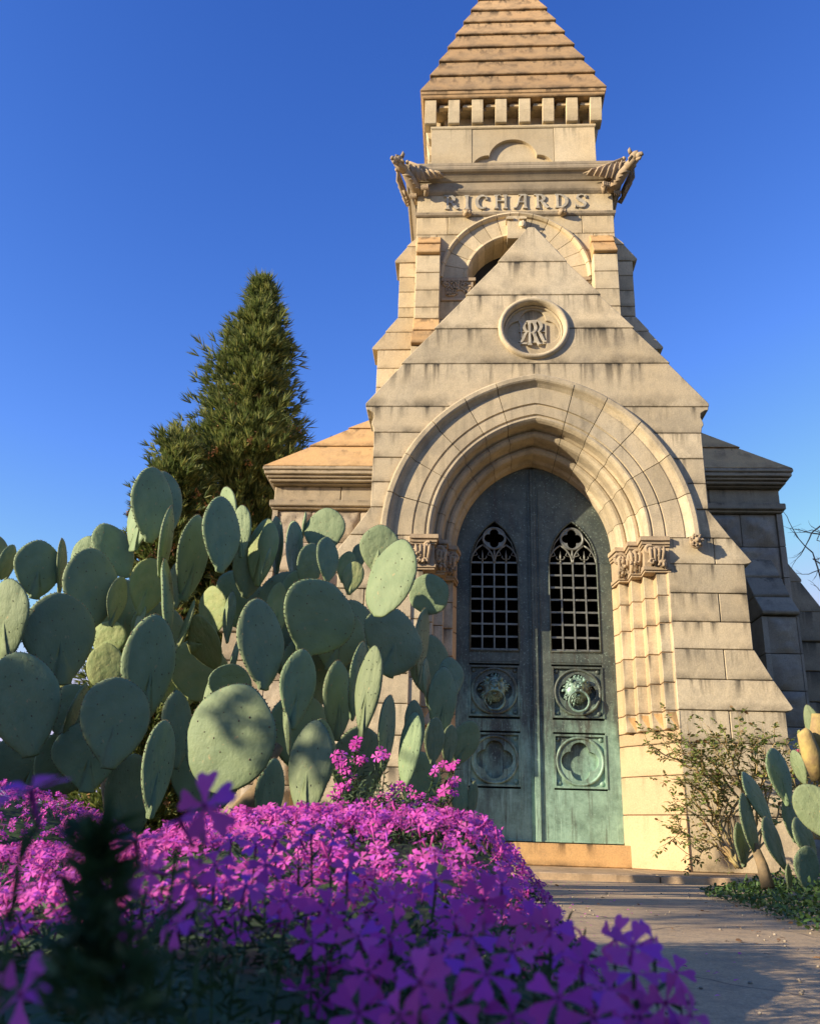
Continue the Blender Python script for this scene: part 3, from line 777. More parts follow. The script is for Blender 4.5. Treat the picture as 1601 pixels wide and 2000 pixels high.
    # impost capitals of the belfry arch
    for s in (1,-1):
        mb=MB(); mb.box(*sorted((s*.50,s*.93)),TY-.03,TY+.35,6.88,6.925); mb.box(*sorted((s*.53,s*.92)),TY-.012,TY+.35,6.64,6.878); random.seed(60)
        mb.box(*sorted((s*.56,s*.92)),TY-.02,TY+.35,6.60,6.635)
        for q in range(22):
            p=(s*random.uniform(.55,.9),TY-.02,random.uniform(6.67,6.86)); a=random.uniform(0,6); mb.torus(p,.035,.013,seg=9,n=6,a0=a,a1=a+4); mb.sphere(p,.016,7,5)
        mb.build('belfry_capital',M['carved'],root)
    for x in (-.613,.605):
        mb=MB(); random.seed(3); c=Vector((x,TY-.05,7.885)); mb.sphere(c,.052,12,8,disp=.35,fr=4,sq=(1,1.2,.8)); mb.sphere(c+Vector((.03,-.03,-.01)),.032,9,6,disp=.3); mb.tube([c+Vector((-.05,0,.03)),c+Vector((0,-.05,.02)),c+Vector((.05,-.02,.03))],.018,6)
        mb.build('carved_boss',M['carved'],root)
tower_walls()
def wedge_rows(mb,x0,x1,yw,pts,m=0,g=.003):
    pass
def front_buttress(s):
    """projects from the tower face; two weathered offsets"""
    mb=MB(); g=.003; X=sorted((s*.945,s*1.238)); W=TY+.05
    def yz(pts,m,z0=None,z1=None): mb.polyx(pts,X[0],X[1],m,z0,z1)
    # upper cap: two steep weathered courses with drips, then shaft, second set-off, lower shaft
    yz([(W,7.385),(W,7.566),(TY,7.566),(TY-.115,7.40),(TY-.115,7.388)],1)
    yz([(W,7.15),(W,7.382),(TY-.105,7.382),(TY-.262,7.165),(TY-.264,7.145),(TY-.24,7.132)],1)
    yf=TY-.22; zz=[7.128,6.87,6.615,6.37,6.21]
    for a,b in zip(zz,zz[1:]): mb.box(X[0]-.002*random.random(),X[1]+.002,yf+random.uniform(-.003,.003),W,b+g,a-g)
    mb.polyx([(W,5.98),(W,6.205),(yf,6.205),(yf-.115,5.99),(yf-.115,5.982)],X[0]-.01,X[1]+.01,1)
    mb.polyx([(W,5.74),(W,5.978),(yf-.105,5.978),(yf-.235,5.75),(yf-.235,5.735),(yf-.2,5.725)],X[0]-.02,X[1]+.02,1)
    y2=yf-.19
    for a,b in ((5.72,5.5),(5.5,5.25),(5.25,5.0),(5.0,4.7)): mb.box(X[0]-.02,X[1]+.02,y2,W,b+g,a-g)
    return mb.build('front_buttress',[M['stone_up'],M['orange']],root,bevel=.006)
def side_buttress(s,y0,y1):
    mb=MB(); g=.003; xi=s*(TW-.05); random.seed(70)
    def pz(pts,m=0): mb.poly([(s*x,z) for x,z in pts],y0,y1,m)
    xi=TW-.05
    pz([(xi,7.44),(xi,7.57),(TW,7.57),(TW+.115,7.45),(TW+.115,7.44)])
    pz([(xi,7.20),(xi,7.435),(TW+.11,7.435),(TW+.262,7.225),(TW+.262,7.20),(TW+.23,7.19)])
    zz=[7.185,6.97,6.75,6.52,6.38]
    for a,b in zip(zz,zz[1:]): mb.box(*sorted((s*xi,s*(TW+.20+random.uniform(-.003,.003)))),y0,y1,b+g,a-g)
    pz([(xi,6.17),(xi,6.375),(TW+.20,6.375),(TW+.345,6.18),(TW+.345,6.17)])
    pz([(xi,5.93),(xi,6.165),(TW+.34,6.165),(TW+.50,5.95),(TW+.50,5.93),(TW+.45,5.92)])
    for a,b in ((5.915,5.66),(5.66,5.4),(5.4,5.1),(5.1,4.8),(4.8,4.5)): mb.box(*sorted((s*xi,s*(TW+.43))),y0,y1,b+g,a-g)
    return mb.build('side_buttress',M['stone_up'],root,bevel=.006)
for s in (1,-1):
    front_buttress(s); side_buttress(s,TY+.02,TY+.42); side_buttress(s,TC+TW-.42,TC+TW-.01)
def cornice():
    mb=MB(); sweep_sq(mb,[(TW-.04,8.216),(TW+.004,8.217),(TW+.03,8.25),(TW+.04,8.275),(TW+.04,8.30),(TW+.042,8.385),(TW+.06,8.395),(TW+.085,8.43),(TW+.12,8.47),(TW+.145,8.48),(TW+.165,8.50),(TW+.17,8.53),(TW+.16,8.555),(TW+.165,8.565),(TW+.165,8.60),(TW+.15,8.61),(1.13,8.86),(1.10,8.87)])
    return mb.build('cornice',M['grey'],root)
cornice()
inscription(root)
def upper_stage():
    w=1.108; y=TC-w; mb=MB(); g=.0025; e=.0
    mb.box(-w+.01,w-.01,y+.16,TC+w,8.8,9.47)
    # trefoil panel cut in the middle slab
    cx=.0; tre=[]
    def arcp(cx,cz,r,a0,a1,n): return [(cx+r*math.cos(R(a0+(a1-a0)*k/n)),cz+r*math.sin(R(a0+(a1-a0)*k/n))) for k in range(n+1)]
    zb=8.80
    tre=arcp(-.335,8.80,.215,180,88,10)+arcp(.0,8.955,.325,172,8,20)+arcp(.335,8.80,.215,92,0,10)
    for s in (1,-1):
        mb.box(*sorted((s*(.555+g),s*w)),y,y+.15,8.83,9.46)
        pass
    pts=[(-.555+g,zb),(-.545,zb)]+tre+[(.545,zb),(.555-g,zb),(.555-g,9.46),(-.555+g,9.46)]
    n=len(tre); vs=[(p[0],y+.006,p[1]) for p in tre]+[(p[0],y+.006,9.46) for p in tre]+[(p[0],y+.062,p[1]) for p in tre]+[(p[0],y+.062,9.46) for p in tre]
    fs=[]
    for i in range(n-1): fs+=[(i,i+1,n+i+1,n+i),(i,2*n+i,2*n+i+1,i+1)]
    mb.add(vs,fs)
    mb.box(-.56,.56,y+.062,y+.158,8.83,9.46)
    mb.box(-.555,-.552,y+.004,y+.06,8.83,9.46)
    for s in (1,-1): mb.box(*sorted((s*(w-.15),s*w)),y+.152,TC+w,8.83,9.46)
    mb.build('upper_stage',M['stone_up'],root,bevel=.004)
    mb=MB(); sweep_sq(mb,[(w-.05,9.462),(w+.006,9.463),(w+.016,9.48),(w+.016,9.505),(w-.02,9.515),(w-.06,9.52)]); mb.build('string_course',M['stone_up'],root)
    mb=MB(); sweep_sq(mb,[(w-.17,9.521),(w-.165,9.80),(w-.05,9.81),(w-.04,9.83),(w-.045,9.885),(w-.1,9.885)]); mb.build('corbel_wall',M['stone_up'],root)
    xs=[-1.127+.322*i for i in range(8)]
    for side in range(4):
        for i,x in enumerate(xs):
            if side in (1,3) and i in (0,7): continue
            mb=MB(); P=[(-.12,9.522),(.035,9.522),(.055,9.53),(.098,9.70),(.108,9.80),(.108,9.882),(-.12,9.882)]  # (projection, z)
            hw=.078
            if side==0: mb.polyx([(y-.0-p+.035-.035,z) for p,z in P],x-hw,x+hw)
            elif side==2: mb.polyx([(TC+w+p,z) for p,z in P],x-hw,x+hw)
            else:
                s=1 if side==1 else -1; mb.poly([(s*(w+p),z) for p,z in P],TC+x-hw,TC+x+hw)
            mb.build('corbel',M['stone_up'],root,bevel=.004)
    mb=MB()
    for i in range(7): a=xs[i]+.078; mb.tube([(a+.05,y-.03,9.845),(a+.165,y-.03,9.845)],.014,8); mb.box(a+.04,a+.165,y-.05,y+.03,9.80,9.825)
    mb.build('eaves_moulding',M['stone_up'],root)
upper_stage()
def spire():
    mb=MB(); sweep_sq(mb,[(1.10,9.888),(1.235,9.89),(1.245,9.905),(1.25,9.935),(1.262,9.945),(1.265,9.985),(1.20,9.99)])
    mb.build('eaves',M['roofstone'],root)
    mb=MB(); W0,Z0,W1,Z1=1.262,9.988,.538,12.39; k=(W1-W0)/(Z1-Z0); z=9.992; n=0; dz=.395
    while z<13.9:
        z1=min(z+dz,14.12); w0=W0+k*(z-Z0)+.014; w1=max(W0+k*(z1-Z0)-.016,.02)
        jit=.0
        sweep_sq(mb,[(w0-.05,z+.002),(w0-.012,z+.002),(w0,z+.012),(w0-.001,z+.02),(w1,z1),(w1-.03,z1+.001)])
        z=z1; dz*=.985
    mb.build('spire_roof',M['roofstone'],root,bevel=.004)
spire()
def gargoyle(s):
    g=empty('gargoyle',(0,0,0),root)
    k=.84; g.scale=(k,k,k); g.location=(s*1.27*(1-k),2.46*(1-k),8.40*(1-k)-.20)
    def Q(*p): return Vector((s*p[0],p[1],p[2]))
    mb=MB(); random.seed(12)
    # crouching body leaning out over the corner
    body=[Q(1.20,2.54,8.46),Q(1.27,2.45,8.50),Q(1.34,2.36,8.56),Q(1.40,2.29,8.61),Q(1.46,2.22,8.67),Q(1.50,2.17,8.71)]
    mb.tube(body,[.05,.085,.095,.08,.062,.055],12)
    for k in range(4):   # chest ribs and belly folds
        p=body[1].lerp(body[3],k/3); mb.tube([p+Q(-.09,.0,-.02)-Q(0,0,0),p+Q(.0,-.10,-.05),p+Q(.09,-.05,.0)],.014,6)
    # hind legs
    for d in (Q(-.10,-.03,0),Q(.03,.12,0)):
        a=Q(1.26,2.47,8.52)+d; mb.tube([a,a+Q(.0,-.05,-.08)+d*.4,a+Q(.0,.01,-.16)+d*.3],[.055,.05,.03],8)
    mb.build('body',M['carved'],g)
    for d in (Q(-.13,-.05,0),Q(.06,.14,0)):
        mb=MB(); a=Q(1.27,2.37,8.415)+d
        for t in (-.045,-.015,.015,.045):
            b=a+Q(t,t*.3,0); mb.tube([b+Q(0,.02,.04),b+Q(0,-.04,.015),b+Q(0,-.055,-.035),b+Q(0,-.035,-.075)],[.016,.018,.014,.005],6)
            mb.sphere(b+Q(0,-.045,.01),.02,7,5)
        mb.tube([a+Q(-.06,.03,.03),a+Q(.06,.045,.03)],.022,7)
        mb.build('claw',M['carved'],g)
    # head
    mb=MB(); h=Q(1.555,2.11,8.765); f=Q(.62,-.62,-.12).normalized(); sd=Q(-.62,-.62,0).normalized()*1; up=Vector((0,0,1))
    mb.tube([body[-2],Q(1.54,2.13,8.72),h-f*.02],[.075,.065,.062],10)
    mb.sphere(h,.082,14,10,disp=.18,fr=5,sq=(1,1,.95)); mb.sphere(h+f*.07-up*.015,.052,12,8,disp=.15,fr=6)
    mb.tube([h+f*.05+up*.02,h+f*.12-up*.0,h+f*.135-up*.03],[.035,.032,.02],8)
    mb.tube([h+f*.03-up*.06,h+f*.09-up*.07,h+f*.11-up*.055],[.03,.024,.012],8)      # open jaw
    for q in (1,-1):
        mb.sphere(h+f*.065+sd*q*.035+up*.028,.018,8,6); mb.tube([h+f*.03+sd*q*.05+up*.05,h+f*.085+sd*q*.035+up*.05],[.014,.01],6)
        mb.tube([h-f*.03+sd*q*.055+up*.05,h-f*.045+sd*q*.065+up*.11,h-f*.04+sd*q*.06+up*.165],[.034,.028,.004],7)
        mb.tube([h+sd*q*.075-up*.02,h-f*.05+sd*q*.085-up*.05,h-f*.07+sd*q*.06-up*.09],[.02,.018,.006],6)
    for k in range(5): mb.tube([h-f*.06+up*(.06-.03*k),h-f*.10+up*(.05-.035*k)],[.018,.004],5)
    mb.build('head',M['carved'],g)
    # ribbed wings : leading edge + fan
    def wing(root_,tip,lows,out):
        mb=MB(); mb.tube([root_,root_.lerp(tip,.5)+Vector((0,0,-.004)),tip],[.028,.022,.006],8)
        mb.sphere(root_,.034,8,6)
        prev=None
        n=len(lows)
        for k,lw in enumerate(lows):
            t0=root_.lerp(tip,(k+.3)/n*.75)
            mid=t0.lerp(lw,.55)+out*.05
            mb.tube([t0,mid,lw],[.013,.015,.016],6)
            if prev:
                a0,am,a1=prev
                c=(a1+lw)/2*.6+((a0+t0)/2)*.4 - out*.02
                c1=a1.lerp(lw,.5)+(t0-lw)*.18-out*.03
                cm=am.lerp(mid,.5)-out*.035; c0=a0.lerp(t0,.5)
                th=out*.012
                V=[a0,c0,t0,am,cm,mid,a1,c1,lw]; W=[v-th for v in V]
                fs=[(0,1,4,3),(1,2,5,4),(3,4,7,6),(4,5,8,7)]
                mb.add(V+W,fs+[tuple(9+i for i in q[::-1]) for q in fs]+[(6,7,16,15),(7,8,17,16)],0)
            prev=(t0,mid,lw)
        return mb.build('wing',M['carved'],g)
    # front wing lies along the cornice, side wing folds round the flank
    wing(Q(1.42,2.25,8.86),Q(.80,2.33,8.66),[Q(1.32,2.30,8.58),Q(1.23,2.29,8.53),Q(1.14,2.29,8.535),Q(1.05,2.29,8.57),Q(.97,2.30,8.60),Q(.86,2.32,8.62)],Vector((0,-1,.25)).normalized())
    wing(Q(1.59,2.34,8.80),Q(1.40,2.95,8.62),[Q(1.50,2.42,8.47),Q(1.47,2.52,8.42),Q(1.45,2.60,8.41),Q(1.44,2.68,8.43),Q(1.44,2.78,8.45),Q(1.42,2.88,8.55)],Q(1,0,.1).normalized())
    return g
gargoyle(1); gargoyle(-1)
# ---------------------------------------------------------------- side wings
def side_wing(s):
    g=empty('side_wing',(0,0,0),root)
    random.seed(90+s)
    def hipc(mb,w0,y0,z0,w1,y1,z1,lip=.0,m=0):
        a=[(s*.95,y0,z0),(s*w0,y0,z0),(s*w0,5.88,z0),(s*.95,5.88,z0)]; b=[(s*.95,y1,z1),(s*w1,y1,z1),(s*w1,5.6,z1),(s*.95,5.6,z1)]
        mb.hexa(a,b,m)
    mb=MB()
    hipc(mb,2.765,1.625,3.985,2.32,1.885,4.325); hipc(mb,2.335,1.865,4.329,1.93,2.10,4.645); hipc(mb,1.945,2.08,4.649,1.50,2.35,4.98); hipc(mb,1.515,2.33,4.984,1.3,2.46,5.15)
    mb.build('wing_roof',M['orange'],g,bevel=.006)
    mb=MB()
    def bandz(w,y,z0,z1): mb.box(*sorted((s*.95,s*w)),y,5.88,z0,z1)
    bandz(2.765,1.625,3.945,3.983); bandz(2.75,1.64,3.90,3.943); bandz(2.725,1.67,3.87,3.898); bandz(2.70,1.70,3.835,3.868); bandz(2.678,1.74,3.815,3.833)
    mb.box(*sorted((s*1.4,s*1.93)),1.80,5.8,3.645,3.813); mb.box(*sorted((s*1.937,s*2.655)),1.803,5.8,3.645,3.813)
    bandz(2.69,1.745,3.575,3.642); bandz(2.67,1.775,3.55,3.573)
    mb.build('wing_cornice',M['grey'],g,bevel=.008)
    mb=MB()
    def rock(x0,x1,z0,z1,y,yb,amp=.045,side=False):
        nx=max(4,int((x1-x0)/.022)); nz=max(4,int((z1-z0)/.022)); sd=random.uniform(0,50)
        vs=[];fs=[];cvs=[]
        for j in range(nz+1):
            for i in range(nx+1):
                x=lerp(x0,x1,i/nx); z=lerp(z0,z1,j/nz); e=min(i,nx-i,j,nz-j)
                d=0 if e==0 else (min(1,e/2.5))*(amp*.6+amp*1.1*noise.noise(Vector((x*5+sd,z*6,sd)))+amp*.55*abs(noise.noise(Vector((x*13+sd,z*15,sd))))+amp*.3*noise.noise(Vector((x*34+sd,z*34,sd))))
                vs.append((s*x,y-d,z)); cvs.append(j/nz)
        for j in range(nz):
            for i in range(nx): fs.append((j*(nx+1)+i,j*(nx+1)+i+1,(j+1)*(nx+1)+i+1,(j+1)*(nx+1)+i))
        mb.add(vs,fs,0,cvs,True); mb.box(*sorted((s*x0,s*x1)),y+.001,yb,z0,z1)
    zs=[3.545,3.19,2.86,2.52,2.18,1.84,1.5,1.16,.82,.45,.05]; g_=.004
    for k in range(len(zs)-1):
        z1,z0=zs[k]-g_,zs[k+1]+g_
        cut=[1.35,1.72+.1*(k%2),2.12+.12*((k+1)%2),2.60]
        for a,b in zip(cut,cut[1:]): rock(a+g_,b-g_,z0,z1,1.83,2.2)
        mb.box(*sorted((s*2.604,s*2.66)),1.80,2.2,z0,z1)
    mb.box(*sorted((s*1.35,s*2.64)),2.21,5.8,.05,3.54)
    mb.build('wing_wall',M['rock'],g,bevel=0)
    # front buttress of the wing
    mb=MB(); X=sorted((s*2.16,s*2.50)); W=1.84
    P=[(1.80,3.05),(1.62,2.80),(1.60,2.80),(1.42,2.55),(1.40,2.55),(1.22,2.34)]
    for (a,b) in ((0,1),(2,3),(4,5)):
        (ya,za),(yb,zb)=P[a],P[b]; mb.polyx([(W,zb+.003),(W,za),(ya,za),(yb,zb+.03),(yb+.01,zb+.003)],X[0]-.012*s*0,X[1],0)
    mb.build('wing_buttress_cap',M['grey'],g,bevel=.006)
    mb=MB()
    for a,b in zip([2.33,1.98,1.64,1.32],[1.98,1.64,1.32,1.02]):
        rock(2.215,2.475,b+g_,a-g_,1.27,1.8,.035); mb.box(*sorted((s*2.16,s*2.212)),1.265,1.83,b+g_,a-g_); mb.box(*sorted((s*2.478,s*2.50)),1.265,1.83,b+g_,a-g_)
    for a,b in ((1.01,.7),(.69,.4),(.39,.1)): rock(2.12,2.56,b,a,1.1,1.8,.04)
    mb.polyx([(1.8,1.012),(1.8,1.20),(1.25,1.20),(1.02,1.03),(1.02,1.012)],*sorted((s*2.11,s*2.57)))
    mb.build('wing_buttress',M['rock'],g)
    # side buttress
    mb=MB()
    zz=[(2.66,3.10,2.86,2.72),(2.84,2.72,3.06,2.38),(3.04,2.38,3.22,2.08)]
    prev=3.15
    for xa,za,xb,zb in ((2.655,3.15,2.83,2.86),(2.82,2.86,3.0,2.55),(2.99,2.55,3.16,2.25)):
        mb.poly([(s*2.60,zb),(s*2.60,za),(s*xa,za),(s*xb,zb+.03),(s*xb,zb)],1.95,2.45)
    for a,b in zip([2.245,1.95,1.65,1.35,1.05,.7,.4],[1.95,1.65,1.35,1.05,.7,.4,.08]): mb.box(*sorted((s*2.6,s*3.11)),1.97,2.43,b+g_,a-g_)
    mb.build('wing_buttress',M['grey'],g,bevel=.008)
side_wing(1); side_wing(-1)
# ---------------------------------------------------------------- prickly pears
def pad_mesh(seed,pw=.62,edge=True):
    """unit pad: z 0..1, width 1 (scaled later), thickness in metres/height units; base at z=0"""
    rnd=random.Random(seed); mb=MB(); N=30; skew=rnd.uniform(-.05,.05); low=rnd.uniform(1.0,1.35); pk=rnd.uniform(.50,.60)
    def outline(t):
        # t in 0..1 round the pad starting from the base
        side=1 if t<.5 else -1; u=t*2 if t<.5 else (1-t)*2      # u 0 base .. 1 tip
        h=(1-math.cos(math.pi*u))/2
        w=.5*(math.sin(math.pi*h**low))**pk if 0<h<1 else 0
        if u<.08: w=max(w,.06*(u>0)+.05)
        w*=1+.035*math.sin(7*u+seed*1.3*side)+.02*math.sin(15*u+seed)
        return (side*w+skew*h*(1-h)*4*.5, h)
    O=[outline(i/N) for i in range(N)]
    bend=rnd.uniform(-.05,.05); tw=rnd.uniform(-.08,.08)
    S=[1.0,.965,.90,.78,.58,.32]
    def surf(x,z): return bend*(z-.5)**2*4*.5+tw*x*(z-.5)+.014*noise.noise(Vector((x*3,z*3,seed*3.1)))
    T=.050
    def P(i,k,side):
        x,z=O[i]; cx,cz=0,.52
        X=cx+(x-cx)*S[k]; Z=cz+(z-cz)*S[k]; y=side*T*math.sqrt(max(0,1-S[k]**3.2))*(.75+.25*(1-abs(Z-.45)))
        wob=.006*noise.noise(Vector((X*5,Z*5,side*4+seed)))
        return (X,y+surf(X,Z)+wob*(k>1),Z)
    vs=[P(i,0,1) for i in range(N)]; fs=[]
    idx={(0,i,s):i for i in range(N) for s in (1,-1)}
    for s in (1,-1):
        for k in range(1,len(S)):
            for i in range(N): idx[(k,i,s)]=len(vs); vs.append(P(i,k,s))
        c=len(vs); vs.append((0,s*T*.98+surf(0,.52),.52))
        for k in range(len(S)-1):
            for i in range(N):
                j=(i+1)%N; q=(idx[(k,i,s)],idx[(k,j,s)],idx[(k+1,j,s)],idx[(k+1,i,s)]); fs.append(q if s>0 else q[::-1])
        for i in range(N):
            j=(i+1)%N; q=(idx[(len(S)-1,i,s)],idx[(len(S)-1,j,s)],c); fs.append(q if s>0 else q[::-1])
    mb.add(vs,fs,0,None,True)
    # areoles on the faces and round the rim
    def dot(p,r,m=1):
        b=Vector(p); d=[(r,0,0),(0,0,r),(-r,0,0),(0,0,-r),(0,r*.8,0),(0,-r*.8,0)]
        mb.add([b+Vector(q) for q in d],[(0,1,4),(1,2,4),(2,3,4),(3,0,4),(1,0,5),(2,1,5),(3,2,5),(0,3,5)],m)
    row=0; z=.12
    while z<.95:
        n=int(6*math.sin(math.pi*min(z,.97)**low)**.6); 
        for q in range(n):
            if rnd.random()<.42: continue
            h=z+rnd.uniform(-.03,.03); w=.5*(math.sin(math.pi*h**low))**pk*.86
            x=((q+.5*(row%2)+.25)/max(n,1)*2-1)*w+rnd.uniform(-.035,.035)
            if abs(x)>w: continue
            rr=max(abs(x)/(w/.86+1e-6),abs(h-.52)/.5)
            for s in (1,-1): dot((x,s*T*math.sqrt(max(.05,1-rr**3.2))*(.75+.25*(1-abs(h-.45)))+surf(x,h),h),rnd.uniform(.006,.012))
        z+=.115; row+=1
    for i in range(0,N*2):
        t=(i+rnd.random()*.6)/(N*2)
        if t<.1 or t>.9: continue
        x,zz=outline(t); dot((x*1.003,surf(x,zz)+rnd.uniform(-.006,.006),.52+(zz-.52)*1.003),rnd.uniform(.007,.012))
    me=bpy.data.meshes.new('pad'); me.from_pydata(mb.v,[],[f[::-1] for f in mb.f]); me.polygons.foreach_set('material_index',mb.m); me.polygons.foreach_set('use_smooth',mb.sm)
    return me
PADS=[]
for sd in range(7):
    a=pad_mesh(sd); a.materials.append(M['pad']); a.materials.append(M['areole'])
    b=a.copy(); b.materials.clear(); b.materials.append(M['pad_old']); b.materials.append(M['areole']); PADS.append((a,b))
pc=[0]
def pad(parent,cx,cy,W,H,tilt,a,Y,old=0,r=.64,pitch=None,name='pad'):
    """cx,cy centre; W,H apparent size; a = yaw sign: 'F','L','R' or degrees"""
    P=at(cx,cy,Y); m=px2m(P); h=H/m; w=W*.95/m
    k=pc[0]; pc[0]+=1; rnd=random.Random(k*13+5)
    ratio=W/H
    if a=='F': yaw=R(rnd.uniform(-14,14)); real=w/math.cos(yaw)
    elif isinstance(a,str):
        real=max(h*r,w*1.03); th=math.acos(min(.97,max(.0,(w-.07*h)/real) if w/real<.5 else min(.97,w/real)))
        th=max(th,R(42 if a=='R' else 26)); yaw=th if a=='R' else -th; real=min(real,max(h*.5,(w-.05*h*math.sin(th))/max(math.cos(th),.15)))
    else: yaw=R(a+15 if a>=20 else a); real=max(.3*h,(w-.07*h*abs(math.sin(yaw)))/max(.2,math.cos(yaw)))
    me=PADS[k%len(PADS)][old]
    o=bpy.data.objects.new(name,me); link(o,parent)
    ti=R(tilt); up=Vector((math.sin(ti),0,math.cos(ti)))
    lean=R(rnd.uniform(-7,9) if pitch is None else pitch)
    Mx=Matrix.Rotation(ti,4,'Y')@Matrix.Rotation(lean,4,'X')@Matrix.Rotation(yaw,4,'Z')
    th=h*(1.0 if h>.2 else 1.4)
    Mx=Mx@Matrix.Diagonal((real,th*.85,h,1))
    base=P-(Mx@Vector((0,0,.5)))
    o.matrix_basis=Matrix.Translation(base-parent.location)@Mx
    return o
# centre x, centre y, width, height (photo pixels), tilt, facing, depth, olive?
LP=[(295,986,72,157,-3,'R',-2.75),(283,1005,92,160,8,'L',-2.65),(322,985,66,150,-12,20,-2.55),(323,1058,17,150,2,'L',-2.85),(327,1168,22,170,-10,'L',-2.9),
(375,1090,40,174,6,'R',-2.85),(363,1222,30,104,14,-55,-2.9,1),(431,1044,68,160,-4,'R',-2.95),(472,1038,50,112,-6,-15,-2.7),(446,1012,54,130,-12,'L',-2.6),
(224,1075,80,125,-28,'R',-2.6),(165,1085,60,80,10,'F',-2.2),(74,1112,80,120,-3,28,-2.9),(120,1108,26,116,-3,'L',-2.8),(176,1150,94,168,-6,32,-2.95),(228,1175,20,104,4,'R',-2.9),
(20,1112,27,66,8,'L',-2.7),(-4,1088,28,84,-4,'R',-2.8),(13,1098,12,74,8,'R',-2.85),(12,1212,112,168,-6,-12,-3.35),(116,1248,118,184,-10,30,-3.15),(44,1376,146,208,-16,18,-3.55),
(292,1306,98,214,0,26,-3.25),(222,1412,122,180,-3,24,-3.5),(212,1250,74,76,10,'F',-2.6,1),(206,1302,76,92,-5,'F',-2.8,1),(105,1332,86,100,-10,'F',-3.0,1),(135,1392,84,112,6,20,-3.2),
(147,1388,18,112,18,'L',-3.35),(172,1478,112,140,-8,28,-3.3),(306,1502,58,188,2,38,-3.7),(345,1425,58,152,-4,30,-3.2),(450,1442,204,214,14,-10,-3.7),(604,1505,104,196,3,-22,-3.75),
(580,1346,72,158,4,26,-3.2),(508,1258,92,186,-9,30,-3.25),(451,1342,78,90,8,30,-3.1),(414,1348,44,96,14,'L',-3.05),(622,1208,142,152,18,25,-2.95),(764,1129,112,170,13,-32,-3.2),
(740,1072,84,98,4,0,-2.5),(633,1040,88,104,2,-8,-2.35),(594,1028,10,60,4,'L',-2.3),(540,1065,46,116,-4,'L',-2.5),(575,1080,50,132,-8,'L',-2.4),(640,1092,44,96,-3,'R',-2.75),
(604,1104,50,92,6,30,-2.6),(512,1078,68,140,4,'F',-2.6,1),(521,1096,11,58,12,'L',-2.8),(486,1112,64,116,4,30,-2.55),(676,1108,38,68,10,'F',-2.3,1),(688,1130,44,72,8,'F',-2.5,1),
(700,1088,28,56,10,'R',-2.2),(838,1161,88,80,62,4,-2.3),(768,1255,124,138,8,34,-2.65),(822,1262,30,150,5,'R',-2.3),(697,1330,32,156,6,'R',-3.0),(720,1350,64,182,6,-30,-3.15),
(754,1430,36,146,4,'R',-3.05),(800,1466,54,152,6,-32,-3.1),(810,1418,46,100,-4,24,-2.85),(863,1372,66,140,4,20,-2.6),(883,1320,52,74,-10,30,-2.5),(847,1447,46,90,4,26,-2.7),
(908,1452,60,92,22,26,-2.5),(876,1456,34,80,6,'R',-2.6),(898,1560,40,76,0,26,-2.4),(922,1562,26,70,6,30,-2.35),(660,1368,66,156,-2,26,-2.85),(525,1562,56,158,4,34,-3.3),
(622,1480,70,150,0,30,-2.95),(833,1335,20,100,-4,'R',-2.6),(287,1147,66,118,6,28,-2.6,1),(346,1142,38,98,-6,-5,-2.45),(416,1192,76,96,-4,-30,-2.5,1),(447,1206,42,104,0,'L',-2.65),
(398,1256,98,62,68,30,-2.8,1),(273,1212,28,60,14,'L',-2.6),(458,1285,24,70,4,'L',-2.7),(562,1432,24,90,-12,'L',-3.2),(255,1560,90,170,0,30,-3.1),(125,1490,96,130,10,30,-3.1),
(541,1192,46,118,2,26,-2.6,1),(578,1162,56,98,0,30,-2.5),(385,1310,110,120,0,30,-2.5,1),(660,1250,110,130,10,30,-2.45),(345,1330,100,130,0,28,-2.4,1),(470,1170,90,120,0,30,-2.3),
(840,1300,90,120,0,30,-2.1),(240,1200,90,140,0,35,-2.35),(565,1190,110,150,0,35,-2.2),(610,1310,120,150,0,35,-2.35),(690,1245,110,150,0,35,-2.25),(580,1430,110,150,0,35,-2.5),(310,1240,90,130,0,35,-2.3),(560,1250,90,140,0,35,-2.4),(405,1520,130,160,0,30,-2.9),(700,1500,110,160,0,30,-2.6),(820,1530,90,120,0,30,-2.3),(60,1500,130,140,0,30,-3.0)]
cact=empty('prickly_pear_cactus',(-1.9,-2.9,.15)); tag(cact,'big spreading prickly pear cactus with blue-green pads left of the bronze doors','cactus')
bpy.context.view_layer.update()
def place(parent,lst):
    for t in lst:
        o=pad(parent,*t)
place(cact,LP)
def stems(parent,pts,rad=.06):
    for (a,b) in pts:
        mb=MB(); a=Vector(a);b=Vector(b); n=6
        mb.tube([a.lerp(b,i/n)+Vector((.02*math.sin(i*2),.015*math.cos(i*3),0)) for i in range(n+1)],[rad*(1.25-.5*i/n)*(1+.12*math.sin(i*2.4)) for i in range(n+1)],10)
        mb.v=[tuple(Vector(v)-parent.location) for v in mb.v]
        mb.build('stem',M['cork'],parent)
stems(cact,[((-2.2,-2.6,.1),(-2.4,-2.6,.95)),((-1.75,-2.7,.1),(-1.5,-2.6,.7)),((-2.9,-2.7,.1),(-3.0,-2.6,.6)),((-1.2,-2.5,.1),(-1.05,-2.4,.55))],.045)
RP=[(1522,1518,68,112,-8,24,-2.7),(1478,1560,62,112,-28,40,-2.75),(1462,1610,54,118,-10,38,-2.85),(1448,1650,46,84,-4,34,-2.8),(1512,1650,56,108,-22,34,-2.9),(1540,1715,22,52,0,30,-2.95),
(1572,1640,60,86,-20,30,-2.9),(1597,1590,76,120,-28,-20,-3.1),(1560,1500,16,70,-12,'L',-2.8),(1600,1440,30,130,-14,-25,-3.0),(1620,1500,50,110,-20,-25,-2.9),(1575,1700,70,90,6,20,-3.0),(1545,1600,60,90,0,30,-2.6),(1640,1620,90,140,10,20,-2.9)]
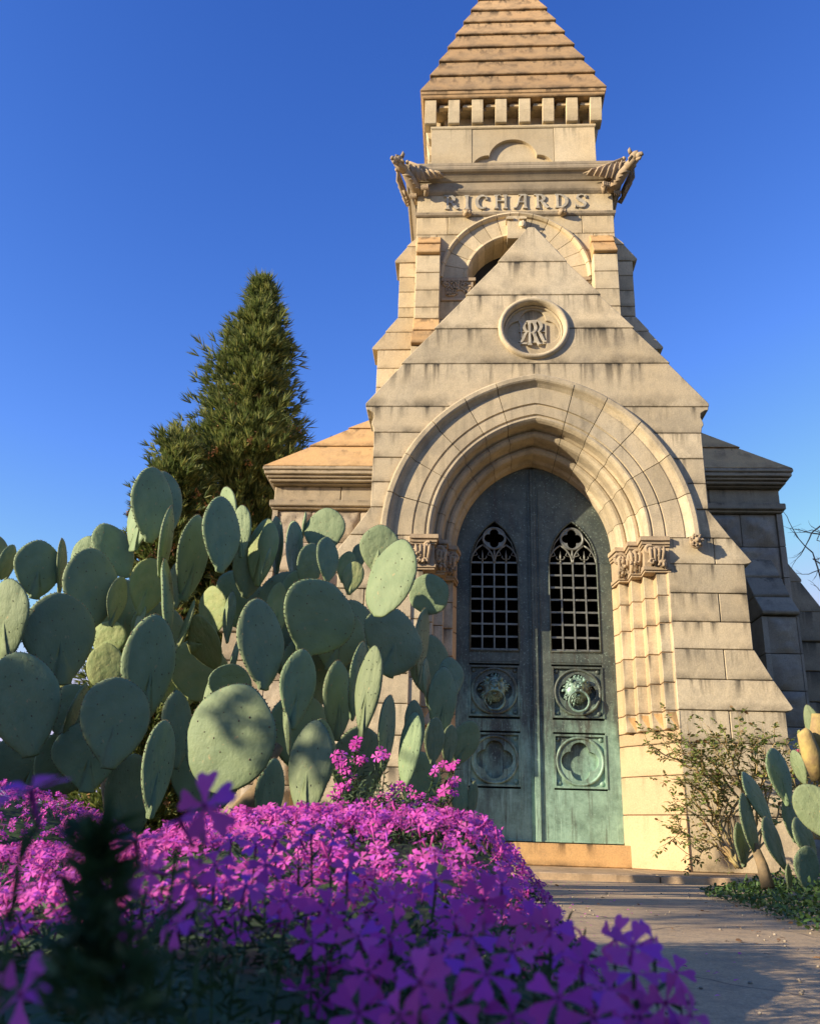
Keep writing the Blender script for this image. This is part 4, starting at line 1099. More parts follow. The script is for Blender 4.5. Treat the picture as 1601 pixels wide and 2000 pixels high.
cr=empty('prickly_pear_cactus',(1.35,-2.8,.1)); tag(cr,'small shaded prickly pear cactus with a cut stump at the right edge beside the path','cactus')
bpy.context.view_layer.update()
place(cr,RP)
def stump():
    mb=MB(); a=at(1600,1520,-3.0); b=at(1570,1432,-3.05); c=at(1600,1470,-3.0); d=at(1596,1396,-3.0)
    mb.tube([a,a.lerp(b,.5),b,b+Vector((-.008,0,.01))],[.035,.042,.03,.022],10); mb.tube([c,c.lerp(d,.6),d],[.03,.036,.030],9)
    mb.v=[tuple(Vector(v)-cr.location) for v in mb.v]; mb.build('cut_stump',M['cut'],cr)
    mb=MB(); mb.tube([at(1500,1735,-2.9),at(1488,1690,-2.88),at(1472,1650,-2.85)],[.03,.024,.018],8); mb.v=[tuple(Vector(v)-cr.location) for v in mb.v]; mb.build('stem',M['cork'],cr)
stump()
# ---------------------------------------------------------------- conifer
def conifer(base,H,prof,label,seed,ntuft,group=None):
    """prof: list of (height fraction, radius)"""
    rnd=random.Random(seed); root_=empty('conifer_tree',base); tag(root_,label,'tree',group)
    def rad(h):
        for (a,ra),(b,rb) in zip(prof,prof[1:]):
            if a<=h<=b: return lerp(ra,rb,(h-a)/(b-a))
        return .05
    mb=MB(); mb.tube([(0,0,0),(0,0,H*.4),(0,0,H*.93)],[.2*H/9,.12*H/9,.02],8); mb.build('trunk',M['bark'],root_)
    cr_=MB(); cones=MB()
    def blade(m,p,d,L,w,side):
        e=p+d*L; mid=p+d*(L*.55)+side*0
        m.add([p-side*w*.6,p+side*w*.6,mid+side*w,mid-side*w,e],[(0,1,2,3),(3,2,4)],0)
    # branches: bumps on the cone surface
    nb=int(ntuft/26)
    for b in range(nb):
        h=1-(1-rnd.random()**.9)*.0-rnd.random()**.75*.97; h=max(.02,min(.985,h)); ang=rnd.uniform(0,2*math.pi)
        rr=rad(h)*rnd.uniform(.70,1.10)*(1+.20*noise.noise(Vector((math.cos(ang)*1.6,math.sin(ang)*1.6,h*11+seed)))); c=Vector((math.cos(ang)*rr,math.sin(ang)*rr,h*H)); od=Vector((math.cos(ang),math.sin(ang),.35)).normalized()
        bl=.10+.50*rad(h)**.7*rnd.uniform(.7,1.2); drop=rnd.uniform(-.1,.3)
        for t in range(26):
            q=rnd.random(); lat=Vector((rnd.gauss(0,1),rnd.gauss(0,1),rnd.gauss(0,.8)))*bl*.34
            p=c-od*bl*1.1*(1-q)+lat
            ax=(od*.75+lat.normalized()*.55+Vector((0,0,.45+rnd.uniform(-.3,.3)))).normalized()
            L=rnd.uniform(.13,.27)*(H/9)**.5; nbld=12
            o1=ax.orthogonal().normalized(); o2=ax.cross(o1)
            for k in range(nbld):
                a=rnd.uniform(0,6.28); sp=rnd.uniform(.12,.62)
                d=(ax+(o1*math.cos(a)+o2*math.sin(a))*sp).normalized(); s_=d.orthogonal().normalized(); s_=(s_*math.cos(a)+d.cross(s_)*math.sin(a))
                blade(cr_,p,d,L*rnd.uniform(.6,1.1),rnd.uniform(.005,.009)*1.2,s_)
            if rnd.random()<.04 and h<.75:
                for k in range(14):
                    cc=p+ax*L*.6+Vector((rnd.gauss(0,.03),rnd.gauss(0,.03),rnd.gauss(-.05,.05)))
                    d=Vector((rnd.gauss(0,1),rnd.gauss(0,1),-1)).normalized(); s_=d.orthogonal().normalized(); blade(cones,cc,d,.05,.012,s_)
    cr_.build('crown',M['conifer'],root_,recalc=False); cones.build('catkins',M['cone'],root_,recalc=False)
    return root_
def zat(x,y,Y): return at(x,y,Y)
Yc=6.0
apex=at(516,548,Yc); b0=Vector((apex.x,Yc,0.05)); Hc=apex.z
def prad(y,xl,xr): 
    p=at((xl+xr)/2,y,Yc); return (p.z/Hc,(xr-xl)/2/px2m(p)*.78)
pr_=[prad(1500,330,690),prad(1200,340,680),prad(1000,350,655),prad(880,372,640),prad(800,388,612),prad(720,412,598),prad(650,464,574),prad(600,494,540),prad(572,506,526),(1.0,.06)]
conifer(b0,Hc,[(0,pr_[0][1])]+pr_,'tall dense cone-shaped conifer with rusty catkins behind the large cactus',5,20000)
a2=at(352,832,Yc-1.2); H2=a2.z
def prad2(y,w): p=at(350,y,Yc-1.2); return (p.z/H2,w/px2m(p)*.84)
conifer(Vector((a2.x,Yc-1.2,.05)),H2,[(0,1.1),prad2(1250,95),prad2(1050,82),prad2(950,62),prad2(890,42),prad2(850,22),(1,.05)],'shorter narrow conifer pressed against the left side of the tall conifer',9,8000)
# ---------------------------------------------------------------- bare tree at the far right
def bare_tree():
    rnd=random.Random(4); root_=empty('bare_tree',(4.9,3.2,.05)); tag(root_,'leafless tree with thin twigs reaching in from the right edge','tree')
    mb=MB(); mb.tube([(0.6,0,0),(.7,0,1.4),(.5,0,2.6)],[.10,.08,.05],8); mb.build('trunk',M['bark'],root_)
    L=root_.location
    mb=MB()
    def br(p,d,l,r,n):
        if n==0: return
        pts=[p]; q=p
        for i in range(4):
            d=(d+Vector((rnd.gauss(0,.13),rnd.gauss(0,.13),rnd.gauss(.02,.10)))).normalized(); q=q+d*l/4; pts.append(q)
        mb.tube([v-L for v in pts],[r,r*.85,r*.7,r*.6,r*.5],5)
        for k in range(2 if n>1 else 0):
            br(pts[2+k*2 if k<2 else 4],(d+Vector((rnd.gauss(0,.55),rnd.gauss(0,.4),rnd.gauss(.1,.5)))).normalized(),l*.62,r*.55,n-1)
    for (x0,y0,x1,y1) in ((1640,1200,1535,1010),(1650,1120,1542,1098),(1640,1000,1560,1090),(1650,1180,1572,1150),(1650,1060,1560,1020)):
        a=at(x0,y0,3.2); b=at(x1,y1,3.2); br(a,(b-a).normalized(),(b-a).length*.62,.016,4)
        t=L+Vector((.5,0,2.6)); mb.tube([t-L,(t.lerp(a,.6)+Vector((0,0,.05)))-L,a-L],[.03,.02,.016],5)
    mb.build('branch',M['twig'],root_)
bare_tree()
# ---------------------------------------------------------------- creeping phlox
def petal_pts(cup):
    """one petal along +X in a unit flower (radius 1), slightly folded: verts, faces"""
    P=[(.07,-.05,.0),(.07,.05,.0),(.36,-.12,.04),(.36,.12,.04),(.66,-.28,.06),(.66,.28,.06),(.90,-.33,.0),(.90,.33,.0),(1.0,-.19,-.05),(1.0,.19,-.05),(.88,0,-.01),(.36,0,-.03),(.68,0,-.02),(.07,0,0)]
    P=[(x,y,z*.9+cup*(x*x)*.35-abs(y)*.10) for x,y,z in P]
    F=[(0,2,11,13),(13,11,3,1),(2,4,12,11),(11,12,5,3),(4,6,10,12),(6,8,10),(12,10,7,5),(10,9,7)]
    return P,F
def flower_geo(rnd,rich):
    V=[];F=[];Mi=[]
    cup=rnd.uniform(-.5,.45)
    for k in range(5):
        a=2*math.pi*k/5+rnd.uniform(-.1,.1); sc=rnd.uniform(.88,1.06); tl=rnd.uniform(-.16,.16); rl=rnd.uniform(-.25,.25); P,f=petal_pts(cup)
        b=len(V); ca,sa=math.cos(a),math.sin(a)
        for x,y,z in P:
            x*=sc;y*=sc; z+=x*tl+y*rl
            V.append((x*ca-y*sa,x*sa+y*ca,z))
        F+=[tuple(b+i for i in q) for q in f]; Mi+=[0]*len(f)
    b=len(V)     # eye and tube
    n=6 if rich else 5
    for k in range(n): a=2*math.pi*k/n; V.append((.10*math.cos(a),.10*math.sin(a),.015))
    for k in range(n): a=2*math.pi*k/n; V.append((.05*math.cos(a),.05*math.sin(a),-.95))
    F.append(tuple(b+k for k in range(n))); Mi.append(1)
    for k in range(n): F.append((b+k,b+(k+1)%n,b+n+(k+1)%n,b+n+k)); Mi.append(0 if not rich else 0)
    if rich:
        for k in range(5):
            a=2*math.pi*k/5; b2=len(V); V+=[(.06*math.cos(a-.5),.06*math.sin(a-.5),-1.0),(.06*math.cos(a+.5),.06*math.sin(a+.5),-1.0),(.16*math.cos(a),.16*math.sin(a),-.45)]; F.append((b2,b2+1,b2+2)); Mi.append(2)
    return V,F,Mi
FG=[flower_geo(random.Random(i),True) for i in range(8)]
FM=[]
for V,F,Mi in FG:
    for pm in ('petal','petal_deep'):
        me=bpy.data.meshes.new('flower'); me.from_pydata(V,[],F)
        for k in (pm,'eye','phlox_leaf'): me.materials.append(M[k])
        me.polygons.foreach_set('material_index',Mi); me.polygons.foreach_set('use_smooth',[True]*len(F)); FM.append(me)
def rot_to(n,spin):
    q=Vector(n).normalized().to_track_quat('Z','Y').to_matrix()
    return q@Matrix.Rotation(spin,3,'Z')
def phlox(name_label,loc,spots,leafpts,group,base=None,n_ind=100,fixed=()):
    """spots: (pos, normal, radius)"""
    root_=empty('creeping_phlox',loc); tag(root_,name_label,'flower bed',group); L=Vector(loc); rnd=random.Random(len(spots))
    cam=CAM['pos']
    spots=sorted(spots,key=lambda t:(t[0]-cam).length/t[2])
    allind=list(fixed)+spots[:max(0,n_ind-len(fixed))]
    for k,(p,n,r) in enumerate(allind):
        o=bpy.data.objects.new('flower',FM[rnd.randrange(len(FM))]); link(o,root_)
        o.matrix_basis=Matrix.Translation(p-L)@rot_to(n,rnd.uniform(0,6)).to_4x4()@Matrix.Scale(r,4)
    rest=spots[max(0,n_ind-len(fixed)):]
    if rest:
        mb=MB(); G=[flower_geo(random.Random(100+i),False) for i in range(10)]
        for p,n,r in rest:
            if rnd.random()<.10:
                q=(n+Vector((rnd.gauss(0,.5),rnd.gauss(0,.5),.6))).normalized(); a0=p-L-q*.004; mb.tube([a0-q*.008,a0+q*.004,a0+q*.010,a0+q*.014],[.0008,.0012,.0022,.0006],5); continue
            V,F,Mi=G[rnd.randrange(10)]; Rm=rot_to(n,rnd.uniform(0,6)); b=len(mb.v)
            mb.v+=[tuple(p-L+Rm@(Vector(v)*r)) for v in V]; mb.f+=[tuple(b+i for i in q) for q in F]; mb.m+=Mi; mb.cv+=[.5]*len(V); mb.sm+=[True]*len(F)
        o=mb.build('flowers',[M['petal'],M['eye']],root_,recalc=False); o['kind']='stuff'
    mb=MB()
    for p,d,l,w in leafpts:
        p=p-L; d=d.normalized(); s_=d.cross(Vector((rnd.gauss(0,1),rnd.gauss(0,1),rnd.gauss(0,1)))).normalized()
        m_=p+d*l*.5; e=p+d*l+Vector((0,0,-l*.1))
        mb.add([p-s_*w*.3,p+s_*w*.3,m_+s_*w*.5,e,m_-s_*w*.5],[(0,1,2,4),(4,2,3)],0)
    if base: base(mb,L)
    mb.build('foliage',M['phlox_leaf'],root_,recalc=False)
    return root_
PG='creeping phlox mounds in the raised bed'
def carpet(x,y):
    """height of the flower carpet of the near and middle mounds"""
    e=-.335-.14*sm(-5.2,-6.3,y)if False else -.335-.12*(1-sm(-6.3,-5.2,y))
    z=.205+.125*sm(-6.5,-5.35,y)+.02*noise.noise(Vector((x*3,y*3,0)))+.012*noise.noise(Vector((x*9,y*9,4)))
    z-=.075*(1-sm(-1.3,-.9,x))
    d=e-x; z=.07+(z-.07)*sm(0,.24,d)**.6 if d>0 else 0
    z-=.03*sm(-.62,-.42,x)
    z*=1-.75*sm(-5.15,-4.75,y)
    return z
def scatter(x0,x1,y0,y1,n,fz,seed,r=(.0095,.0125),lift=.012,tiltc=.75,keep=None):
    rnd=random.Random(seed); out=[]
    for _ in range(n):
        x=rnd.uniform(x0,x1); y=rnd.uniform(y0,y1); z=fz(x,y)
        if z<=.06: continue
        if keep and not keep(x,y,rnd): continue
        e=.02; gx=(fz(x+e,y)-fz(x-e,y))/(2*e); gy=(fz(x,y+e)-fz(x,y-e))/(2*e)
        n_=Vector((-gx*.8+rnd.gauss(-.15,.6),-gy*.8-tiltc*rnd.uniform(-.5,1.2)+rnd.gauss(0,.35),1)).normalized()
        out.append((Vector((x,y,z+rnd.uniform(-.012,lift))),n_,rnd.uniform(*r)))
    return out
def leaves(x0,x1,y0,y1,n,fz,seed,l=(.010,.018),w=.0028,down=.05):
    rnd=random.Random(seed); out=[]
    for _ in range(n):
        x=rnd.uniform(x0,x1); y=rnd.uniform(y0,y1); z=fz(x,y)
        if z<=.05: continue
        out.append((Vector((x,y,z-rnd.uniform(0.006,down))),Vector((rnd.gauss(0,1),rnd.gauss(0,1),rnd.uniform(-.1,1.4))),rnd.uniform(*l),w))
    return out
def sheet(fz,x0,x1,y0,y1,off,st=.04):
    def f(mb,L):
        nx=int((x1-x0)/st);ny=int((y1-y0)/st); vs=[]
        for j in range(ny+1):
            for i in range(nx+1):
                x=x0+i*st;y=y0+j*st; vs.append(Vector((x,y,max(fz(x,y)-off,.0)))-L)
        mb.add(vs,[(j*(nx+1)+i,j*(nx+1)+i+1,(j+1)*(nx+1)+i+1,(j+1)*(nx+1)+i) for j in range(ny) for i in range(nx)],0)
    return f
camY=-7.0
# middle mound
patchy=lambda x,y,rnd: (noise.noise(Vector((x*5,y*5,7)))>-.33 or rnd.random()<.35) and (y>-5.95 or x>-.85 or noise.noise(Vector((x*4,y*4,1)))>.02)
sp=scatter(-1.75,-.34,-6.25,-4.85,5200,carpet,1,keep=patchy)
phlox('wide sunlit mound of magenta creeping phlox spilling onto the path beside the bronze doors',(-.9,-5.4,.1),sp,leaves(-1.75,-.33,-6.25,-4.85,9000,carpet,2),PG,sheet(carpet,-1.75,-.34,-6.25,-4.8,.05))
# left mound further back
def c2(x,y):
    d=((x+2.05)/.62)**2+((y+4.35)/.38)**2
    return .08+.33*max(0,1-d)**.5+.02*noise.noise(Vector((x*5,y*5,2))) if d<1 else 0
phlox('magenta phlox mound at the far left under the cactus pads',(-2.05,-4.35,.1),scatter(-2.7,-1.4,-4.75,-4.0,1900,c2,3),leaves(-2.7,-1.4,-4.75,-4.0,4000,c2,4),PG,sheet(c2,-2.7,-1.4,-4.75,-3.95,.03))
# upright flowering stems in front of the cactus
def upright():
    rnd=random.Random(21); spots=[];lv=[]
    heads=[(690,1455),(700,1490),(740,1470),(675,1530),(715,1570),(655,1480),(660,1560),(760,1545),(775,1580),(790,1530),(745,1595),(800,1570),(810,1560),(830,1590),(860,1500),(880,1520),(875,1540),(865,1565),(880,1490),(855,1585),(770,1600),(720,1600),(740,1560),(905,1600),(920,1610),(895,1615),(815,1600),(700,1600),(650,1600),(690,1520),(840,1560),(670,1500)]
    for (x,y) in heads:
        Y=-5.15+rnd.uniform(-.12,.12)
        for q in range(rnd.choice((2,3,3,4))):
            p=at(x+rnd.uniform(-14,14),y+rnd.uniform(-10,12),Y+rnd.uniform(-.02,.02))
            spots.append((p,Vector((rnd.gauss(-.2,.5),-.9,rnd.uniform(.2,1.2))),rnd.uniform(.0105,.0135)))
            b=Vector((p.x*.7+(-.84)*.3,Y+.1,.22)); n=9
            for k in range(n*3):
                t=k/(n*3); c=b.lerp(p-Vector((0,0,.012)),t)+Vector((0,0,.02*math.sin(t*3)))
                lv.append((c,Vector((rnd.gauss(0,1),rnd.gauss(0,1),rnd.uniform(.1,1.2))),rnd.uniform(.012,.02),.003))
                lv.append((c,p-b,.022,.0022))
    for _ in range(5200):
        x=rnd.uniform(-.93,-.56); y=rnd.uniform(-5.35,-4.9); zt=.40-.9*abs(x+.76)**1.5*1.6+.03*noise.noise(Vector((x*20,y*20,1)))
        lv.append((Vector((x,y,rnd.uniform(.2,zt))),Vector((rnd.gauss(0,1),rnd.gauss(0,1),rnd.uniform(0,1.5))),rnd.uniform(.012,.02),.003))
    phlox('taller loose phlox stems with darker flowers standing before the cactus and left door',(-.75,-5.1,.15),spots,lv,PG)
upright()
# near foreground, close to the lens
def near():
    rnd=random.Random(33); fixed=[]
    def F(x,y,size,tx=0,ty=.8,tz=.7):
        dist=.026*1732/size; Y=camY+dist/ .94; p=at(x,y,Y); fixed.append((p,Vector((tx+rnd.gauss(0,.25),-ty,tz+rnd.gauss(0,.3))),.0150)); return p
    L=[(400,1575,118,.1,.95,.2),(60,1540,150,-.2,.4,.9),(350,1600,110,-.6,.2,.8),(265,1640,95,-.2,.3,1),(40,1945,130,.2,.7,.6),(590,1935,78,-.2,.3,-.9),(610,1620,62,.1,.3,.9),(650,1640,56,.2,.4,1),(585,1640,60,-.3,.3,.9),
       (345,1805,90,-.3,.9,.7),(215,1740,100,-.3,.7,.6),(160,1760,90,-.7,.6,.4),(420,1690,80,.2,.8,.8),(480,1730,80,-.1,.6,1),(290,1700,85,-.4,.7,.7),(370,1720,75,0,.8,.7),(820,1920,110,.1,1,.5),(780,1985,105,-.3,.9,.5),(950,1905,100,.25,1,.45),(860,1870,90,-.2,.8,.7),
       (1090,1950,105,0,1,.6),(1040,1800,78,.05,1,.5),(1075,1815,80,.1,.9,.6),(945,1760,84,0,1,.45),(920,1830,84,-.2,.8,.7),(1235,1850,95,.1,.9,.55),(1275,1835,80,.5,.6,.6),(1200,1835,76,-.5,.7,.5),(1300,1960,95,.3,.8,.6),(1350,1985,95,.4,.7,.6),(1190,1935,95,-.2,.8,.7),(1250,1990,95,0,1,.5),
       (1000,1985,100,.3,.8,.5),(700,1830,82,-.2,.9,.5),(640,1780,78,.1,.9,.6),(560,1760,74,-.1,.8,.7),(720,1900,90,-.3,.8,.4),(880,1970,100,.1,.9,.3),(1140,1880,85,.2,.8,.7),(1000,1860,84,.1,.9,.6),(770,1760,70,0,.8,.7),(680,1700,64,.1,.7,.8),(850,1720,62,-.1,.8,.7),(520,1690,66,0,.7,.8),
       (250,1850,90,-.4,.7,.3),(1160,1990,105,.1,.9,.4),(640,1890,76,.4,.5,-.5),(1320,1900,70,.3,.7,.7),(1100,1860,76,.0,.9,.7),(760,1830,80,.3,.8,.6),(450,1640,62,.1,.6,.9),(500,1650,58,-.1,.6,.9),(540,1640,56,.3,.5,.9),(700,1980,100,.3,.9,.3),(610,1840,80,0,.9,.6),(890,1790,72,.1,.8,.8),(980,1730,62,0,.9,.6),(1240,1900,84,-.2,.8,.6)]
    lv=[]
    stems_=[]
    for t in L:
        p=F(*t[:3],*t[3:]); 
        b=Vector((p.x+rnd.uniform(-.02,.02),p.y+rnd.uniform(-.01,.03),.10))
        for k in range(16):
            c=b.lerp(p-Vector((0,0,.012)),k/16.0+.03*rnd.random()*(k<15)); lv.append((c,(p-b)+Vector((0,0,0)),.016,.0026)); 
            if k>3: lv.append((c,Vector((rnd.gauss(0,1),rnd.gauss(0,1),rnd.uniform(.1,1.0))),rnd.uniform(.010,.018),.003))
    def cz(x,y):
        e=-.455; d=e-x
        if d<=0: return 0
        dd=math.hypot(x+.6,y+7.0)
        lim=.3-dd*.085-.03*noise.noise(Vector((x*8,y*8,3)))+.02
        lo=.185+.05*sm(-6.6,-6.2,y)
        return min(lo+.02*noise.noise(Vector((x*10,y*10,1))),lim)*sm(0,.05,d) if dd>.2 else .0
    mids=scatter(-1.6,-.45,-6.72,-6.15,330,cz,8,r=(.010,.0125),tiltc=1.0,keep=lambda x,y,r: (x>-.74 and y<-6.2) and noise.noise(Vector((x*6,y*6,11)))>-.15 and math.hypot(x+.6,y+7)>.42)
    for _ in range(15000):
        x=rnd.uniform(-1.3,-.455); y=rnd.uniform(-6.85,-6.1); z=cz(x,y)
        if z<=.05: continue
        lv.append((Vector((x,y,z-rnd.uniform(.0,.07))),Vector((rnd.gauss(0,1),rnd.gauss(0,1),rnd.uniform(-.1,1.3))),rnd.uniform(.010,.018),.003))
    # dark leafy shoot close to the lens at the left
    for _ in range(260):
        t=rnd.random(); p=at(190+rnd.gauss(0,60*(1.05-t)),2000-370*t,-6.755); lv.append((p,Vector((rnd.gauss(0,1),rnd.gauss(0,.6),rnd.uniform(.2,1.6))),rnd.uniform(.010,.016),.003))
    phlox('blurred dark purple phlox closest to the viewer along the bottom edge',(-.7,-6.5,.1),mids,lv,PG,sheet(cz,-1.3,-.45,-6.7,-6.1,.045,.03),fixed=fixed)
near()
# ---------------------------------------------------------------- rose bush right of the doors
def leaflet(mb,p,d,l,w,rnd,m=0):
    s_=d.cross(Vector((rnd.gauss(0,.4),rnd.gauss(0,.4),1))).normalized(); n=s_.cross(d)
    a=p+d*l*.3; b=p+d*l*.7
    mb.add([p,a-s_*w*.42+n*l*.04,a+s_*w*.42+n*l*.04,b-s_*w*.4+n*l*.02,b+s_*w*.4+n*l*.02,p+d*l-n*l*.12,a-n*.0,b-n*.0],[(0,6,1),(0,2,6),(1,6,7,3),(6,2,4,7),(3,7,5),(7,4,5)],m)
def rose(label,loc,paths,seed,Y,flowers=(),nl=1.0):
    rnd=random.Random(seed); root_=empty('rose_bush',loc); tag(root_,label,'rose bush'); L=Vector(loc)
    st=MB(); lf=MB()
    def compound(p,d):
        pet=d*rnd.uniform(.04,.06)+Vector((0,0,-.008)); e=p+pet; st.tube([p-L,p+pet*.5-L,e-L],[.0012,.001,.0008],4)
        sd=pet.cross(Vector((rnd.gauss(0,.3),rnd.gauss(0,.3),1))).normalized()
        for t,s in ((1,0),(.85,1),(.85,-1),(.5,1),(.5,-1)):
            dd=(pet.normalized()*(.4 if s else 1)+sd*s+Vector((0,0,rnd.uniform(-.35,.2)))).normalized()
            leaflet(lf,p+pet*t-L,dd,rnd.uniform(.026,.040),rnd.uniform(.017,.025),rnd)
    for path in paths:
        r0,pts=path[0],path[1:]
        W=[]
        dy=rnd.uniform(-.16,.16)
        for k,(x,y) in enumerate(pts): W.append(at(x,y,Y+dy*k/len(pts)))
        Q=[]
        for a,b in zip(W,W[1:]):
            for k in range(5): Q.append(a.lerp(b,k/5)+Vector((rnd.gauss(0,.004),rnd.gauss(0,.012),rnd.gauss(0,.004))))
        Q.append(W[-1]); n=len(Q)
        st.tube([q-L for q in Q],[r0*(1-.75*k/n) for k in range(n)],6)
        for k in range(int(n*.35),n):
            if rnd.random()<.85*nl:
                d=(Q[k]-Q[max(k-1,0)]).normalized()+Vector((rnd.gauss(0,.7),rnd.gauss(0,.7),rnd.gauss(.1,.5)))
                compound(Q[k],d.normalized())
            if rnd.random()<.42:   # side twig
                d=((Q[k]-Q[max(k-1,0)]).normalized()*.7+Vector((rnd.gauss(0,.6),rnd.gauss(0,.5),rnd.gauss(.3,.4)))).normalized(); l=rnd.uniform(.06,.22); pp=[Q[k]+d*l*t+Vector((0,0,l*.2*t*t)) for t in (0,.35,.7,1)]
                st.tube([q-L for q in pp],[.003,.0024,.0018,.001],4)
                for q in pp[1:]:
                    if rnd.random()<.8*nl: compound(q,(d+Vector((rnd.gauss(0,.6),rnd.gauss(0,.6),rnd.gauss(0,.5)))).normalized())
    st.build('stems',M['rose_stem'],root_); lf.build('leaves',M['rose_leaf'],root_,recalc=False)
    for (x,y) in flowers:
        mb=MB(); c=at(x,y,Y)-L
        for k in range(14):
            a=k*2.4; d=Vector((math.cos(a)*(.3+.05*k),math.sin(a)*(.3+.05*k),1-.04*k)).normalized(); leaflet(mb,c,d,.03,.03,rnd)
        mb.build('rose_flower',M['pink'],root_,recalc=False)
b=at(1438,1694,-.62)
RPATH=[(.014,(1440,1695),(1405,1640),(1408,1600),(1400,1560),(1385,1520),(1350,1500),(1310,1480),(1265,1452)),(.012,(1440,1695),(1420,1610),(1440,1560),(1400,1500),(1370,1470),(1320,1445),(1290,1435)),
(.012,(1440,1695),(1460,1600),(1450,1540),(1430,1490),(1415,1455),(1400,1445)),(.011,(1445,1695),(1480,1610),(1470,1540),(1475,1480),(1478,1450)),(.010,(1440,1695),(1500,1600),(1490,1520),(1510,1470),(1512,1440)),
(.010,(1440,1695),(1400,1640),(1370,1600),(1340,1580),(1320,1578)),(.009,(1440,1695),(1390,1645),(1360,1640),(1330,1625),(1328,1618)),(.009,(1440,1695),(1420,1640),(1380,1560),(1350,1530),(1333,1525)),
(.010,(1440,1695),(1430,1580),(1400,1530),(1372,1500),(1350,1478),(1330,1465)),(.009,(1445,1695),(1460,1560),(1440,1500),(1450,1460),(1440,1447)),(.009,(1440,1695),(1410,1650),(1395,1600),(1420,1540),(1380,1510)),(.008,(1440,1695),(1400,1650),(1375,1660),(1350,1690)),
(.009,(1445,1695),(1500,1640),(1530,1560),(1540,1500)),(.008,(1440,1695),(1450,1620),(1480,1560),(1500,1500),(1490,1460)),(.007,(1440,1695),(1390,1610),(1360,1570),(1345,1560)),
(.009,(1445,1695),(1440,1630),(1462,1560),(1430,1520),(1405,1480),(1385,1452)),(.009,(1440,1695),(1425,1600),(1452,1570),(1480,1510),(1462,1452)),(.008,(1442,1695),(1415,1620),(1420,1570),(1405,1525),(1370,1495),(1345,1488)),(.008,(1440,1695),(1400,1620),(1385,1575),(1370,1545),(1362,1520)),(.008,(1440,1695),(1480,1650),(1500,1560),(1525,1480),(1530,1450))]
rose('scraggly rose bush with thin brown stems and small leaves leaning on the right pier',tuple(Vector((b.x,b.y,.08))),RPATH,3,-.62)
rose('pink flowering rose bush half hidden behind the cut cactus stump',tuple(Vector((2.35,-.9,.08))),[(.01,(1590,1640),(1575,1540),(1560,1475)),(.01,(1590,1640),(1560,1560),(1545,1490)),(.01,(1600,1640),(1590,1520),(1580,1480)),(.01,(1600,1640),(1570,1500),(1550,1500)),(.01,(1600,1600),(1575,1530),(1565,1510)),(.01,(1600,1600),(1600,1530),(1590,1500)),(.01,(1600,1640),(1545,1600),(1535,1560))],6,-.9,((1560,1472),(1582,1492),(1596,1506)),1.6)
# ---------------------------------------------------------------- ground cover
def cover():
    rnd=random.Random(50); mb=MB()
    for _ in range(9000):
        y=rnd.uniform(-5.6,-.9); x=right_edge(y)+rnd.uniform(-.06,1.0)**1.0*1.0
        if rnd.random()<.3: x=right_edge(y)+rnd.uniform(-.08,.25)
        h=.03+.09*min(1,max(0,(x-right_edge(y)+.05)/.35))
        z=max(gz(x,y),.08)+rnd.random()*h
        d=Vector((rnd.gauss(0,1),rnd.gauss(0,1),rnd.uniform(0,1.3))).normalized(); leaflet(mb,Vector((x,y,z)),d,rnd.uniform(.014,.03),rnd.uniform(.010,.018),rnd)
    o=mb.build('ground_cover',M['weed'],recalc=False); tag(o,'low green weeds creeping over the right edge of the path','ground cover',kind='stuff')
    mb=MB()
    for _ in range(7000):
        x=rnd.uniform(-5,-.5); y=rnd.uniform(-4.4,-.6)
        if x>bed_edge(y)-.02: continue
        z=gz(x,y); d=Vector((rnd.gauss(0,.5),rnd.gauss(0,.5),1)).normalized(); leaflet(mb,Vector((x,y,z)),d,rnd.uniform(.03,.10),rnd.uniform(.006,.016),rnd)
    o=mb.build('bed_weeds',M['weed'],recalc=False); tag(o,'dark low weeds and grass under the big cactus','weeds',kind='stuff')
cover()
def litter():
    rnd=random.Random(61); mb=MB()
    for _ in range(150):
        y=rnd.uniform(-6.0,-1.2); x=bed_edge(y)+abs(rnd.gauss(0,.22))+.0
        p,F=petal_pts(.2); r=.011; a=rnd.uniform(0,6.28); q=rot_to((rnd.gauss(0,.2),rnd.gauss(0,.2),1),a)
        mb.add([Vector((x,y,.079+(.123-.079)*(y>-1.0)))+q@(Vector(v)*r) for v in p],F,0)
    for _ in range(160):
        y=rnd.uniform(-6.2,-1.1); x=rnd.uniform(-.4,right_edge(y)+.1) if rnd.random()<.4 else right_edge(y)-abs(rnd.gauss(0,.12))
        leaflet(mb,Vector((x,y,.08)),Vector((rnd.gauss(0,1),rnd.gauss(0,1),.12)).normalized(),rnd.uniform(.012,.03),rnd.uniform(.006,.014),rnd,1)
    for _ in range(260):
        y=rnd.uniform(-6.2,-1.02); x=rnd.uniform(-.42,right_edge(y)+.1)
        if rnd.random()<.5: x=right_edge(y)-abs(rnd.gauss(0,.08))
        mb.sphere((x,y,.077),rnd.uniform(.0015,.006),5,4,m=2,disp=.4,sq=(1,1,.6))
    o=mb.build('path_litter',[M['petal'],M['cone'],M['rock']],recalc=False); tag(o,'fallen petals, dry leaves and grit scattered on the path','litter',kind='stuff')
litter()
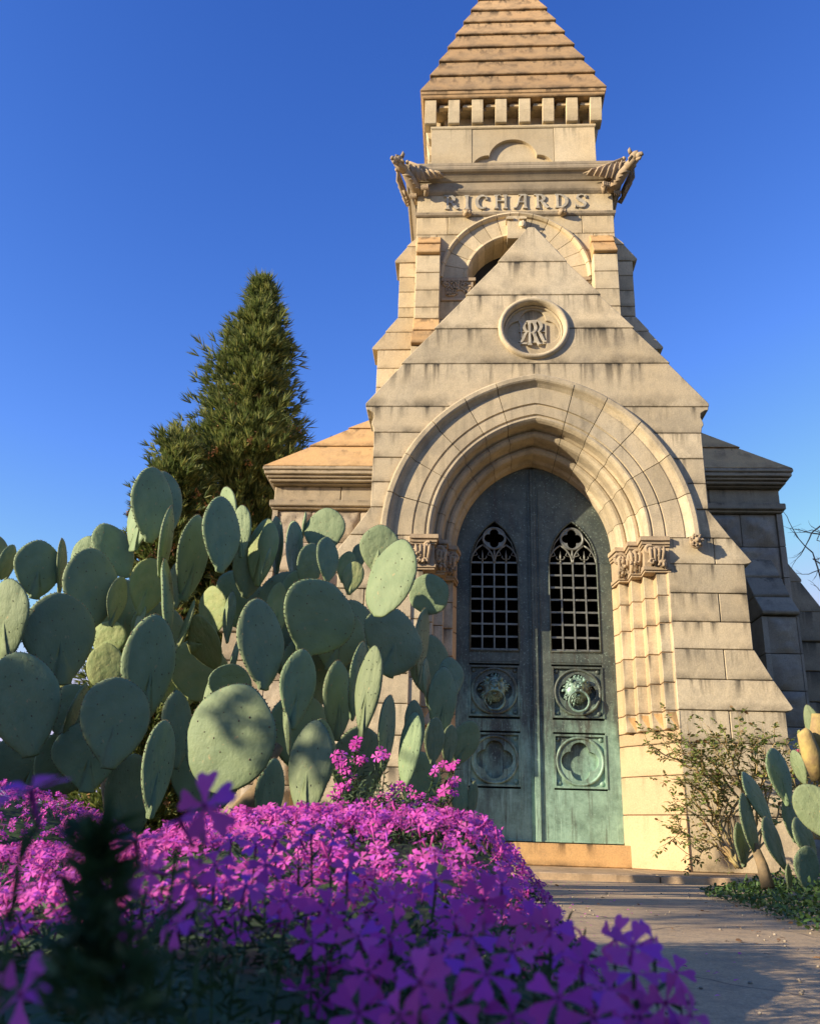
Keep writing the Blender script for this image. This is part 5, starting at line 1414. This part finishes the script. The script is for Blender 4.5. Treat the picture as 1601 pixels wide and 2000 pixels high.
# ---------------------------------------------------------------- unseen trees added outside the frame to shade the foreground and block sky light
def shade():
    rnd=random.Random(77)
    def leafy(name,label,cat,base,CL,rt):
        root_=empty(name,base); tag(root_,label,cat); L=Vector(base)
        tr=MB(); cr_=MB(); z0=CL[0][1]; tr.tube([(0,0,0),(.05,0,z0*.5),(0,0,z0)],[rt,rt*.8,rt*.5],8)
        for (y,z,ry,rz,den) in CL:
            c=Vector((0,y-L.y,z)); tr.tube([(0,0,z0*.8),Vector((-.25,c.y*.5,max(z,z0*.8)+.15)),c],[rt*.5,.012,.008],5)
            for _ in range(int(ry*rz*7500*den)):
                while True:
                    v=Vector((rnd.uniform(-1,1),rnd.uniform(-1,1),rnd.uniform(-1,1)))
                    if v.length<1: break
                p=Vector((v.x*.5,c.y+v.y*ry*(1+.2*noise.noise(v*3)),z+v.z*rz)); d=Vector((rnd.gauss(0,1),rnd.gauss(0,1),rnd.gauss(0,.6))).normalized(); leaflet(cr_,p,d,.075,.05,rnd)
        tr.build('trunk',M['bark'],root_); cr_.build('crown',M['hedge'],root_,recalc=False)
    leafy('shade_tree','unseen leafy tree added left of the viewer to shade the nearest flowers','tree',(-5.6,-10.4,.05),[(-10.5,1.4,1.2,1.6,1.4),(-9.30,1.9,.64,.78,2.2)],.14)
    leafy('shade_shrub','unseen shrub added left of the cactus to shade its lower pads and the path','shrub',(-5.6,-5.1,.05),[(-5.2,1.60,.42,.48,2.2),(-4.45,1.35,.34,.38,2.2),(-6.3,2.27,.36,.13,1.0),(-6.95,2.27,.32,.13,1.0)],.06)  # clumps placed where they shade the lower pads and the path
    mb=MB(); n=90
    for k in range(n+1):      # unseen tree belt added behind and right of the viewer to block sky light
        a=R(-128+168*k/n); 
        for j in range(9):
            hh=j/8; rr=17+2.2*noise.noise(Vector((a*6,hh*4,0)))-3*math.sin(math.pi*hh)*.6
            top=5.0+1.5*noise.noise(Vector((a*4,0,5)))
            mb.v.append((rr*math.sin(-a)*-1*-1-.5,-7+(-rr*math.cos(a)),top*hh)); mb.cv.append(.5)
    for k in range(n):
        for j in range(8): mb.f.append((k*9+j,k*9+j+1,(k+1)*9+j+1,(k+1)*9+j)); mb.m.append(0); mb.sm.append(True)
    o=mb.build('shade_belt',M['hedge'],recalc=False); tag(o,'unseen belt of trees added behind the viewer to cut sky light on the facade','shade_belt',kind='stuff')
shade()
